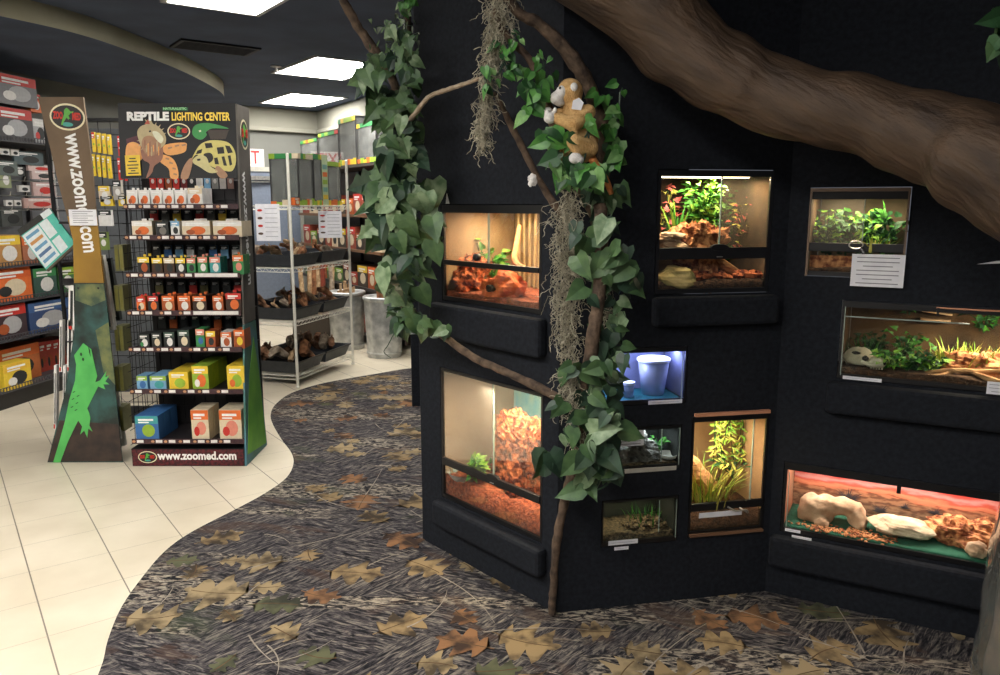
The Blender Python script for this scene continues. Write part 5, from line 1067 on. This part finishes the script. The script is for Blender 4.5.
# ---------- gondola along the left wall
GA = math.atan2(.989, .15); GF = Fr(-3.677, 5.442, 0, GA)
gd = empty('gondola_shelving', GF.o, GA, 'long dark gondola shelving stocked with bulb boxes along the left wall', 'shelving')
GX0, GX1 = -2.2, 1.9
MB().box(GX0, GX1, .02, .44, .0, .13).obj('base_deck', BLACKP, gd)
MB().box(GX0, GX1, .44, .47, 0, 2.02).obj('back_board', S(104, 108, 112), gd)
GS = {}
for k, (py, dep) in enumerate(((141, .0), (265, .0), (300, .0), (337, -.0), (392, -.02))):
    z = GF.pt(22, py)[1]
    if k == 4: z = .135
    GS[py] = z
    mb = MB(); mb.box(GX0, GX1, 0, .44, z-.012, z)
    for j in range(int((GX1-GX0)/.03)): mb.box(GX0+j*.03, GX0+j*.03+.006, -.004, 0, z-.01, z+.028)
    mb.box(GX0, GX1, -.005, 0, z+.026, z+.032); mb.box(GX0, GX1, -.004, 0, z-.014, z-.008)
    mb.obj('shelf', S(74, 74, 78), gd)
mb = MB()
for x in (-1.4, -.2, 1.0): mb.box(x-.012, x+.012, .41, .44, 0, 2.03)
mb.obj('upright', S(60, 60, 64), gd)
x, z = GF.pt(46, 160, .05); MB().tube([(x, -.01, z-.5), (x, -.01, z+.25)], .005, 6).obj('rod', S(190, 190, 190), gd)
def gprod(q, py, y, c1, c2, c3_, label, disc2=None, name='bulb_box', zb=None, dmax=.2):
    x0, z1 = GF.pt(q[0], q[1], y); x1, _ = GF.pt(q[2], q[1], y); z0 = GS[py]+.001 if zb is None else zb
    product(GF.w((x0+x1)/2, y, z0), GA, abs(x1-x0)*.97, dmax, max(.05, z1-z0), c1, c2, c3_, name, label, 'product box', None, disc2)
GRYD = S(176, 176, 178)
gprod((-6, 105, 31, 138), 141, .03, S(70, 66, 68), REDP, GRYD, 'dark lamp dome box with a red band on the top gondola shelf', WHI)
z_ = GS[141]+ (GF.pt(12, 105, .03)[1]-GS[141])+.003
gprod((-6, 71, 35, 103), 141, .03, S(120, 120, 124), REDP, GRYD, 'grey lamp dome box with red band, stacked topmost on the gondola', WHI, zb=z_)
gprod((32, 118, 45, 140), 141, .04, GRYD, WHI, DRK, 'small grey and white box beside the lamp dome boxes', REDP)
gprod((29, 93, 40, 110), 141, .05, ORG, REDP, WHI, 'small orange box stacked beside the upper lamp dome box', None, zb=GF.pt(34, 112, .05)[1])
gprod((-8, 236, 20, 262), 265, .03, S(190, 140, 80), YLW, WHI, 'yellow banded box with a white bulb picture, first on the second shelf')
gprod((21, 237, 38, 262), 265, .03, S(176, 110, 80), ORG, WHI, 'orange banded box with a white bulb picture under the tilted booklet')
gprod((39, 238, 60, 262), 265, .03, S(170, 90, 60), ORG, WHI, 'orange bulb box almost hidden behind the tilted booklet')
gprod((-10, 270, 31, 300), 300, .03, ORG, S(214, 96, 44), CRE, 'long orange box with two lamp pictures on the third shelf', DRK)
gprod((32, 269, 56, 297), 300, .03, S(56, 90, 80), GRN, WHI, 'dark green box with a round white lamp picture')
gprod((57, 268, 74, 295), 300, .03, S(70, 120, 70), LIM, WHI, 'bright green box with a round lamp picture by the gecko stand')
gprod((-10, 308, 26, 337), 337, .03, S(60, 44, 50), REDP, GRYD, 'dark red box with a grey lamp picture on the fourth shelf', DOR)
gprod((27, 304, 70, 332), 337, .03, S(52, 76, 120), S(60, 96, 150), GRYD, 'long dark blue box with lamp picture on the fourth shelf', WHI)
gprod((-6, 352, 40, 388), 392, .14, S(196, 110, 60), ORG, DRK, 'large orange box standing at the back of the bottom shelf', WHI)
for k in range(5): gprod((38+k*7, 343-k*1.2, 45+k*7, 372), 392, .22, S(178, 70, 56), REDP, DOR, 'red box, %s of the row along the bottom gondola shelf' % ORD[k], DRK)
gprod((2, 366, 31, 392), 392, .0, YLW, S(236, 190, 60), DRK, 'bright yellow box with a white bulb picture at the front edge', WHI, dmax=.12)
# hooks with blister packs between the two upper shelves
for k, (x0, y0, x1, y1, c_, c2_) in enumerate(((0, 148, 10, 155, WHI, DRK), (11, 149, 20, 156, WHI, DRK), (-4, 160, 20, 176, S(96, 108, 104), DRK), (14, 150, 46, 166, S(80, 96, 100), DRK), (0, 168, 14, 188, S(150, 160, 120), WHI), (15, 166, 28, 176, DRK, WHI), (30, 164, 56, 172, S(214, 190, 186), REDP), (34, 170, 58, 180, S(214, 190, 186), DRK), (22, 185, 34, 192, WHI, DRK), (36, 182, 60, 196, S(210, 180, 176), REDP), (10, 200, 18, 206, WHI, DRK), (19, 200, 27, 206, WHI, DRK), (28, 198, 62, 208, S(214, 178, 170), REDP), (6, 208, 30, 226, S(70, 76, 74), DRK))):
    xa, za = GF.pt(x0, y0, .12); xb, zb = GF.pt(x1, y1, .12)
    product(GF.w((xa+xb)/2, .12+.004*k, min(za, zb)), GA, abs(xb-xa)*.95, .02, abs(za-zb), c_, c_, c2_, 'blister_pack', 'hooked blister pack, %s counted downwards below the lamp dome boxes' % (ORD+['thirteenth', 'fourteenth'])[k], 'blister pack', 'blister packs on the gondola hooks')
for k, py in enumerate((180, 195, 209)):
    z = GF.pt(30, py, .1)[1]; mb = MB()
    for j in range(9): mb.tube([(-.3+j*.16, .44, z), (-.3+j*.16, .02, z-.01), (-.3+j*.16, .01, z+.02)], .003, 5)
    mb.obj('hook_row', CHROME, gd)
# tilted teal booklet
bk = Fr(*AT(45, 239, 4.6), 0); q = [bk.pt(*p) for p in ((17, 230), (49, 208), (75, 243), (46, 270))]
t0 = empty('information_booklet', bk.o, 0, 'tilted teal and white information booklet propped beside the brown panel', 'booklet')
MB().prism(q, 0, .012).obj('cover', mat('teal_cover', c3(96, 196, 178), c3(80, 176, 160), 12, .5), t0)
def bl(u, v): a = Vector(q[0]).lerp(Vector(q[1]), u); b = Vector(q[3]).lerp(Vector(q[2]), u); return tuple(a.lerp(b, v))
mb = MB(); quad = lambda u0, u1, v0, v1, m_, L_=1: mb.prism([bl(u0, v0), bl(u1, v0), bl(u1, v1), bl(u0, v1)], -.0006*L_, -.0006*(L_-1), m_)
quad(.0, .72, .0, .14, 1); quad(.72, 1, 0, .14, 0); quad(.02, .52, .16, .96, 0); quad(.55, .8, .16, .56, 0); quad(.56, .80, .62, .96, 0)
for j in range(5): quad(.07, .46, .22+j*.15, .29+j*.15, (2, 3, 2, 4, 2)[j], 2)
mb.obj('printed_page', [S(226, 236, 238), S(50, 50, 48), S(110, 160, 196), S(206, 150, 90), S(90, 120, 160)], t0)
MB().prism([q[3], q[2], (q[2][0]+.01, q[2][1]-.01), (q[3][0]+.01, q[3][1]-.01)], 0, .016).obj('spine', S(90, 80, 66), t0)

# ================================================================== BACK OF THE SHOP
# wire rack with driftwood trays
RF = Fr(-1.68, 6.19, 0, math.atan2(.96, .28)); LX, WY = .99, .62
rk = empty('wire_rack', RF.o, RF.rz, 'white wire shelving rack on posts holding black trays of driftwood', 'rack')
RZ = [RF.pt(296, 377, 0)[1], RF.pt(294, 323, 0)[1], RF.pt(292, 269, 0)[1], RF.pt(290, 206, 0)[1]]
WPST = mat('white_post', c3(226, 224, 212), c3(212, 210, 198), 20, .4)
for x, y in ((0, 0), (LX, 0), (0, WY), (LX, WY)):
    mb = MB(); mb.tube([(x, y, .02), (x, y, 1.89)], .0125, 10); mb.lathe([(.012, 0), (.02, .004), (.02, .012), (.008, .022)], x, y, 10); mb.lathe([(.014, 1.885), (.014, 1.9), (.004, 1.905)], x, y, 10); mb.obj('post', WPST, rk)
for k, z in enumerate(RZ):
    mb = MB()
    for zz in (z, z-.03):
        for a, b in (((0, 0), (LX, 0)), ((LX, 0), (LX, WY)), ((LX, WY), (0, WY)), ((0, WY), (0, 0))): mb.tube([(*a, zz), (*b, zz)], .0035, 5)
    for j in range(30): y = j/29*WY; mb.tube([(0, y, z+.002), (LX, y, z+.002)], .0018, 4)
    for y in (0, WY):
        pts_ = [(LX*i/32, y, z-(.03 if i % 2 else 0)) for i in range(33)]; mb.tube(pts_, .0022, 4)
    for x in (0, LX): mb.tube([(x, WY*i/20, z-(.03 if i % 2 else 0)) for i in range(21)], .0022, 4)
    for j in range(4): mb.tube([((j+.5)*LX/4, 0, z-.004), ((j+.5)*LX/4, WY, z-.004)], .003, 4)
    mb.obj('wire_shelf', WPST, rk)
def tray(x0, x1, z, label, rev=False):
    fr = RF.sub((x0+x1)/2, .01, z); t = empty('plastic_tray', fr.o, fr.rz, label, 'tray', 'black trays on the wire rack'); a = (x1-x0)/2; W_ = WY-.02; h = .105
    mb = MB(); ins = .035
    o = [(-a+ins, ins), (a-ins, ins), (a-ins, W_-ins), (-a+ins, W_-ins)]; u = [(-a, 0), (a, 0), (a, W_), (-a, W_)]
    t_ = .004; oi = [(p[0]*(1-.02), p[1]*.98+.006) for p in o]; ui = [(p[0]*.97, p[1]*.97+.009) for p in u]
    vs = [(*p, .004) for p in o]+[(*p, h) for p in u]+[(*p, h) for p in ui]+[(*p, .010) for p in oi]
    fs = [(3, 2, 1, 0), (12, 13, 14, 15)]+[(i, (i+1) % 4, 4+(i+1) % 4, 4+i) for i in range(4)]+[(4+i, 4+(i+1) % 4, 8+(i+1) % 4, 8+i) for i in range(4)]+[(8+i, 8+(i+1) % 4, 12+(i+1) % 4, 12+i) for i in range(4)]
    mb.add(vs, fs); mb.obj('tray_body', mat('grey_black_plastic', c3(60, 64, 70), c3(50, 54, 60), 20, .45), t); 
    mb = MB(); mb.box(-a-.003, a+.003, -.006, 0, h-.012, h+.002); mb.box(-a-.003, a+.003, W_, W_+.006, h-.012, h+.002); mb.obj('tray_rim', BLACKP, t)
    return fr, a, W_
DW = [mat('dark_driftwood', c3(160, 118, 88), c3(100, 70, 52), 20, .9, bump=.6), mat('tan_driftwood', c3(214, 184, 144), c3(160, 128, 94), 24, .9, bump=.6), mat('brown_driftwood', c3(176, 122, 84), c3(110, 72, 48), 20, .9, bump=.6), mat('grey_driftwood', c3(190, 174, 152), c3(130, 114, 98), 22, .9, bump=.6)]
rr = random.Random(77); trn = 0
for k in range(3):
    for j, (x0, x1) in enumerate(((.02, .48), (.51, .97))):
        wh = '%s tray of the pair on the %s tray shelf of the wire rack' % (('nearer', 'farther')[j], ('bottom', 'middle', 'upper')[k])
        fr, a, W_ = tray(x0, x1, RZ[k]+.006, 'black '+wh)
        for q in range(9):
            x = rr.uniform(-a*.7, a*.7); y = .09+.46*q/9+rr.uniform(-.02, .02); L_ = rr.uniform(.09, .2); an = rr.uniform(0, pi); z0 = rr.uniform(.06, .125)
            x = max(-a+.09, min(a-.09, x))
            mb = MB(); b_ = [(-L_/2*cos(an), -L_/2*sin(an)*.6, -.01), (0, rr.uniform(-.02, .02), rr.uniform(.01, .05)), (L_/2*cos(an), L_/2*sin(an)*.6, rr.uniform(-.01, .06))]
            P = smoothpath(b_, 5); fat = rr.choice((.014, .026, .036)) if k else rr.choice((.034, .05)); P = [q_*1.25 for q_ in P]; mb.tube(P, lerps([fat*.6, fat, fat*.5], len(P)), 8, nz=.5)
            if rr.random() < .6: mb.tube([b_[1], (b_[1][0]+rr.uniform(-.05, .05), b_[1][1], b_[1][2]+.06)], [fat*.5, .004], 6)
            o = mb.obj('driftwood', rr.choice(DW), loc=fr.w(x, y, z0+fat*.5), rot=(0, 0, fr.rz)); tag(o, 'driftwood piece, %s from the aisle in the %s' % (ORD[q], wh.replace(' of the wire rack', '').replace('of the pair ', '')), 'driftwood', 'driftwood pieces in the trays')
# papers hung under the top shelf
for k, (q0, q1, y, L_) in enumerate((((255, 204), (281, 241), .0, 'white price list with small pictures hanging at the near end of the rack'), ((318, 211), (342, 238), .0, 'white price list hanging at the far end of the rack'))):
    if k == 0:
        a = AT(q0[0], q0[1], 6.22); b = AT(q1[0], q1[1], 6.22); fr = Fr(a.x, a.y, 0, 0)
    else: a = AT(q0[0], q0[1], 6.75); b = AT(q1[0], q1[1], 6.75); fr = Fr(a.x, a.y, 0, .3)
    w_ = b.x-a.x; h_ = a.z-b.z; mb = MB(); mb.box(0, w_, -.001, .001, b.z, a.z)
    for j in range(7): mb.box(w_*.38, w_*.9, -.0018, -.001, a.z-h_*(.12+j*.125)-.003, a.z-h_*(.12+j*.125), 1)
    for j in range(4): mb.ell(w_*.18, a.z-h_*(.17+j*.21), w_*.11, h_*.035, -.0018, -.001, 2+j % 2, n=10)
    tag(mb.obj('price_list', [PAPER, INK, REDP, S(90, 70, 60)], loc=fr.o, rot=(0, 0, fr.rz)), L_, 'notice')
# boxed glass terrariums on the top shelf
def glassbox(F_, x, y, z, w_, d_, h_, label, panel=None, top=YLW, rz=0., hood=True):
    fr = F_.sub(x, y, z); t = empty('boxed_terrarium', fr.o, fr.rz+rz, label, 'boxed terrarium'); a = w_/2
    mb = MB(); mb.box(-a, a, 0, d_, 0, .02, 0); mb.box(-a, a, 0, d_, h_-.02, h_, 0)
    for sx in (-a, a-.012):
        for yy in (0, d_-.012): mb.box(sx, sx+.012, yy, yy+.012, .02, h_-.02, 0)
    mb.obj('frame', S(60, 60, 60), t)
    mb = MB(); mb.box(-a+.012, a-.012, .003, .006, .02, h_-.02); mb.box(-a+.012, a-.012, d_-.006, d_-.003, .02, h_-.02); mb.box(-a+.003, -a+.006, .012, d_-.012, .02, h_-.02); mb.box(a-.006, a-.003, .012, d_-.012, .02, h_-.02)
    mb.obj('glass', glass('shop_glass', (.86, .88, .86, 1), dust=.10, dustc=(.75, .77, .75, 1), gloss=1.8), t)
    mb = MB(); rr = random.Random(int(x*100)+7)
    for j in range(6): c = rr.choice((0, 1, 2)); mb.box(-a-.001+w_*j/6, -a+.001+w_*(j+1)/6, -.003, 0, 0, h_*rr.uniform(.06, .14), c); mb.box(-a-.001+w_*j/6, -a+.001+w_*(j+1)/6, -.003, 0, h_*.9, h_, rr.choice((0, 1, 3)))
    for j in range(5): mb.box(-a-.003, -a, d_*j/5, d_*(j+1)/5, 0, h_*rr.uniform(.06, .14), rr.choice((0, 1, 2))); mb.box(-a-.003, -a, d_*j/5, d_*(j+1)/5, h_*.9, h_, rr.choice((0, 1, 3)))
    if panel: mb.box(a-w_*.42, a+.001, -.004, -.003, 0, h_, 4); [mb.box(a-w_*.38, a-w_*.04, -.005, -.004, h_*(.12+.15*j), h_*(.21+.15*j), (0, 5, 1, 2, 5)[j]) for j in range(5)]
    mb.obj('printed_carton', [top, LIM, ORG, GRN, S(196, 214, 170), S(120, 170, 160)], t); return t
HZ = RZ[3]+.006
TP = Fr(RF.o.x, RF.o.y, 0, 0)
TPF = Fr(*RF.w(.05, .60, 0), RF.rz-pi/2)
glassbox(RF, .34, .04, HZ, .235, .27, .42, 'glass terrarium with grey top edge, nearest on the top rack shelf', None, CRE)
glassbox(RF, .585, .04, HZ, .235, .27, .43, 'boxed terrarium with green printed panel, middle of the top rack shelf', True, YLW)
glassbox(RF, .83, .04, HZ, .24, .27, .38, 'boxed terrarium with yellow corners, farthest on the top rack shelf', None, YLW)
product(RF.w(.10, -.01, HZ), RF.rz, .08, .05, .06, ORG, S(210, 120, 60), CRE, 'product_box', 'small orange carton on the near end of the top rack shelf', 'product box')

# galvanised bins
GALV = mat('galvanised_steel', c3(206, 208, 206), c3(160, 163, 163), 14, .35, .45)
for k, (px, py, L_) in enumerate(((379, 359, 'ribbed galvanised metal bin standing right of the wire rack'), (345, 352, 'galvanised metal bin half hidden behind the wire rack'))):
    g = G(px, py); g.z = 0
    if k == 0: g = Vector((-1.165, 7.40+.17, 0))
    else: g = Vector((-1.62, 8.0, 0))
    t = empty('metal_bin', g, 0, L_, 'bin')
    mb = MB(); nn = 48; vs = []; prof_ = [(.165, .0), (.168, .03), (.178, .3), (.188, .56), (.196, .57)]
    for r_, z in prof_:
        for j in range(nn): rr_ = r_*(1+(.018 if (j % 4) < 2 and .02 < z < .565 else 0)); vs.append((rr_*cos(j*2*pi/nn), rr_*sin(j*2*pi/nn), z))
    mb.add(vs, [(i*nn+j, i*nn+(j+1) % nn, (i+1)*nn+(j+1) % nn, (i+1)*nn+j) for i in range(4) for j in range(nn)]+[tuple(range(nn-1, -1, -1))]); mb.obj('bin_body', GALV, t)
    MB().lathe([(.196, .571), (.205, .58), (.205, .60), (.196, .61), (.185, .60), (.182, .575)], n=36).obj('rim', GALV, t, smooth=True)
    mb = MB(); mb.lathe([(.17, .03), (.176, .035), (.178, .05), (.17, .055)], n=36); mb.obj('foot_ring', GALV, t)
    mb = MB()
    for q in range(14):
        a = rnd.uniform(0, 2*pi); r_ = rnd.uniform(0, .11); mb.tube([(r_*cos(a), r_*sin(a), .5), (r_*cos(a)*1.2, r_*sin(a)*1.2, rnd.uniform(.6, .72))], rnd.uniform(.012, .02), 7, nz=.4)
    o = mb.obj('cork_tubes', DW[1] if k else DW[2], loc=g); tag(o, 'bundle of cork and branch pieces standing in the %s bin' % ('right hand metal' if k == 0 else 'half hidden metal'), 'branches', kind='stuff')
# bamboo and cork leaning behind the rack
for k in range(7):
    q = AT(303+k*5+(k % 2)*2, 300, 8.38); mb = MB(); c_ = (DW[1], DW[1], DW[2], DW[1], mat('red_pole', c3(150, 70, 50), c3(110, 50, 38), 12, .8), DW[1], DW[3])[k]
    mb.tube([(0, 0, 0), (.03*((k % 3)-1), .05, .55+.35*((k*37 % 5)/5))], [.03, .026], 10, nz=.25); tag(mb.obj('cork_pole', c_, loc=(q.x, q.y, .30)), 'upright cork pole, %s along the stand behind the wire rack' % ORD[k], 'pole', 'cork poles behind the rack')
q = AT(318, 300, 8.38); tag(MB().box(-.24, .24, -.10, .10, 0, .30).obj('pole_bin', S(70, 62, 54), loc=(q.x, q.y, 0), bev=.01), 'low dark bin holding the cork poles behind the rack', 'bin')

# shelving against the back right wall
SF = Fr(*FBR.w(.55, -.52, 0), FBR.rz)
sh = empty('wall_shelving', SF.o, SF.rz, 'dark shelving with terrariums and cartons along the back right wall', 'shelving')
SL = 2.62
SZ2 = [.12, .62, 1.02, 1.40, 1.93]
MB().box(0, SL, .46, .49, 0, 2.1).obj('back_board', S(84, 70, 56), sh)
for k, z in enumerate(SZ2): MB().box(0, SL, 0, .46, z-.03, z).obj('shelf', (S(60, 56, 54), S(60, 56, 54), S(120, 86, 60), S(120, 86, 60), S(70, 66, 62))[k], sh)
mb = MB(); [mb.box(x, x+.03, .43, .46, 0, 2.1) for x in (0, 1, 2, SL-.03)]; mb.obj('upright', S(60, 60, 64), sh)
def sbox(u, z, w_, d_, h_, c1, c2, c3_, lab, y=.02, nm='carton'): return product(SF.w(u, y, z+.001), SF.rz, w_, d_, h_, c1, c2, c3_, nm, lab, 'carton')
rr = random.Random(9)
cols = [(DOR, ORG, CRE), (S(70, 60, 50), YLW, CRE), (CRE, ORG, DRK), (S(90, 120, 70), LIM, CRE), (S(150, 70, 50), REDP, CRE), (S(60, 50, 44), DOR, CRE)]
for k, z in enumerate(SZ2[:4]):
    u = .12; j = 0
    while u < SL-.15 and j < 12:
        w_ = rr.uniform(.18, .30); c = rr.choice(cols); sbox(u+w_/2, z, w_, .3, rr.uniform(.14, .24), *c, 'carton, %s from the corner on the %s level of the back wall shelving' % (ORD[j], ('lowest', 'second', 'third', 'fourth')[k])); u += w_+.02; j += 1
glassbox(SF, .45, .02, 1.931, .62, .4, .36, 'low wide terrarium with orange carton top, left end of the wall shelving', None, ORG)
glassbox(SF, 1.15, .02, 1.931, .66, .4, .40, 'wide terrarium with red and orange carton top on the wall shelving', None, REDP)
glassbox(SF, 1.80, .0, 1.931, .50, .4, .50, 'terrarium with yellow printed cartons beside the ivy column', None, YLW)
glassbox(SF, 2.34, .0, 1.931, .50, .4, .40, 'terrarium with yellow cartons mostly hidden by the ivy column', None, YLW)

# door and exit sign on the back wall
def on_back(px, py, y=0.): return FBL.pt(px, py, y)
x0, z1 = on_back(228, 166); x1, _ = on_back(300, 166)
dr = empty('door_1', FBL.w((x0+x1)/2, -.001, 0), FBL.rz); dr['kind'] = 'structure'
w_ = (x1-x0)/2
MB().box(-w_+.05, w_-.05, -.04, -.001, .004, z1-.06).obj('door_leaf', S(112, 122, 138), dr)
mb = MB(); mb.box(-w_, -w_+.05, -.06, 0, .004, z1); mb.box(w_-.05, w_, -.06, 0, .004, z1); mb.box(-w_+.05, w_-.05, -.06, 0, z1-.06, z1); mb.obj('door_frame', S(170, 170, 160), dr)
mb = MB(); mb.box(-.25, .25, -.10, -.041, z1-.17, z1-.12); mb.tube([(.1, -.07, z1-.19), (-.4, -.12, z1-.20)], .01, 6); mb.obj('door_closer', CHROME, dr)
x, z = on_back(246, 157, -.05); M_ = FBL.sub(x, -.05, z-.10)
es = empty('exit_sign', M_.o, M_.rz, 'white exit sign with red letters, half hidden behind the lighting centre', 'sign')
x1_, z0_ = on_back(259.5, 167, -.05); x2_, z2_ = on_back(234, 148, -.05)
MB().box(-.24, .24, 0, .045, 0, z2_-z0_).obj('housing', WHITE, es, bev=.006)
text('EXIT', .235, S(196, 60, 60), es, (-.015, -.001, (z2_-z0_)/2), (pi/2, 0, 0), off=.004, sx=.80)
es.location = M_.w(-.0, 0, .10+(z0_-z))

# plastic wrapped item at the right edge
g = Vector((1.395, 1.80, 0)); t = empty('plastic_wrapped_pack', g, 0, 'tall clear plastic wrapped bundle with a yellow green label at the right edge', 'wrapped pack')
mb = MB(); vs = []; nn = 40; kk = 30
for i in range(kk+1):
    z = .91*i/kk+.001; r0 = .145*(1-.20*(i/kk)**3)
    for j in range(nn): a = j*2*pi/nn; r_ = r0*(1+.07*noise.noise(Vector((cos(a)*2.2, sin(a)*2.2, z*5)))+.05*noise.noise(Vector((cos(a)*6, sin(a)*6, z*14)))); vs.append((r_*cos(a), r_*sin(a), z))
mb.add(vs, [(i*nn+j, i*nn+(j+1) % nn, (i+1)*nn+(j+1) % nn, (i+1)*nn+j) for i in range(kk) for j in range(nn)]+[tuple(range(nn-1, -1, -1)), tuple(range(kk*nn, kk*nn+nn))])
mb.obj('wrap', glass('crinkled_wrap', (.86, .88, .86, 1), dust=.05, dustc=(.55, .58, .56, 1), gloss=1.8), t, smooth=True)
mb = MB(); mb.blob((0, 0, .36), (.115, .115, .36), 4, .12, 2, 18); mb.obj('filling', mat('pale_filling', c3(160, 140, 124), c3(84, 96, 90), 5, .8), t, smooth=True)
mb = MB(); mb.box(-.125, .03, -.122, -.119, .80, .95, 0); mb.box(-.115, -.02, -.1235, -.122, .87, .93, 1); mb.box(-.11, .02, -.1235, -.122, .815, .84, 2); mb.obj('label', [S(206, 206, 70), S(70, 130, 70), DRK], t)
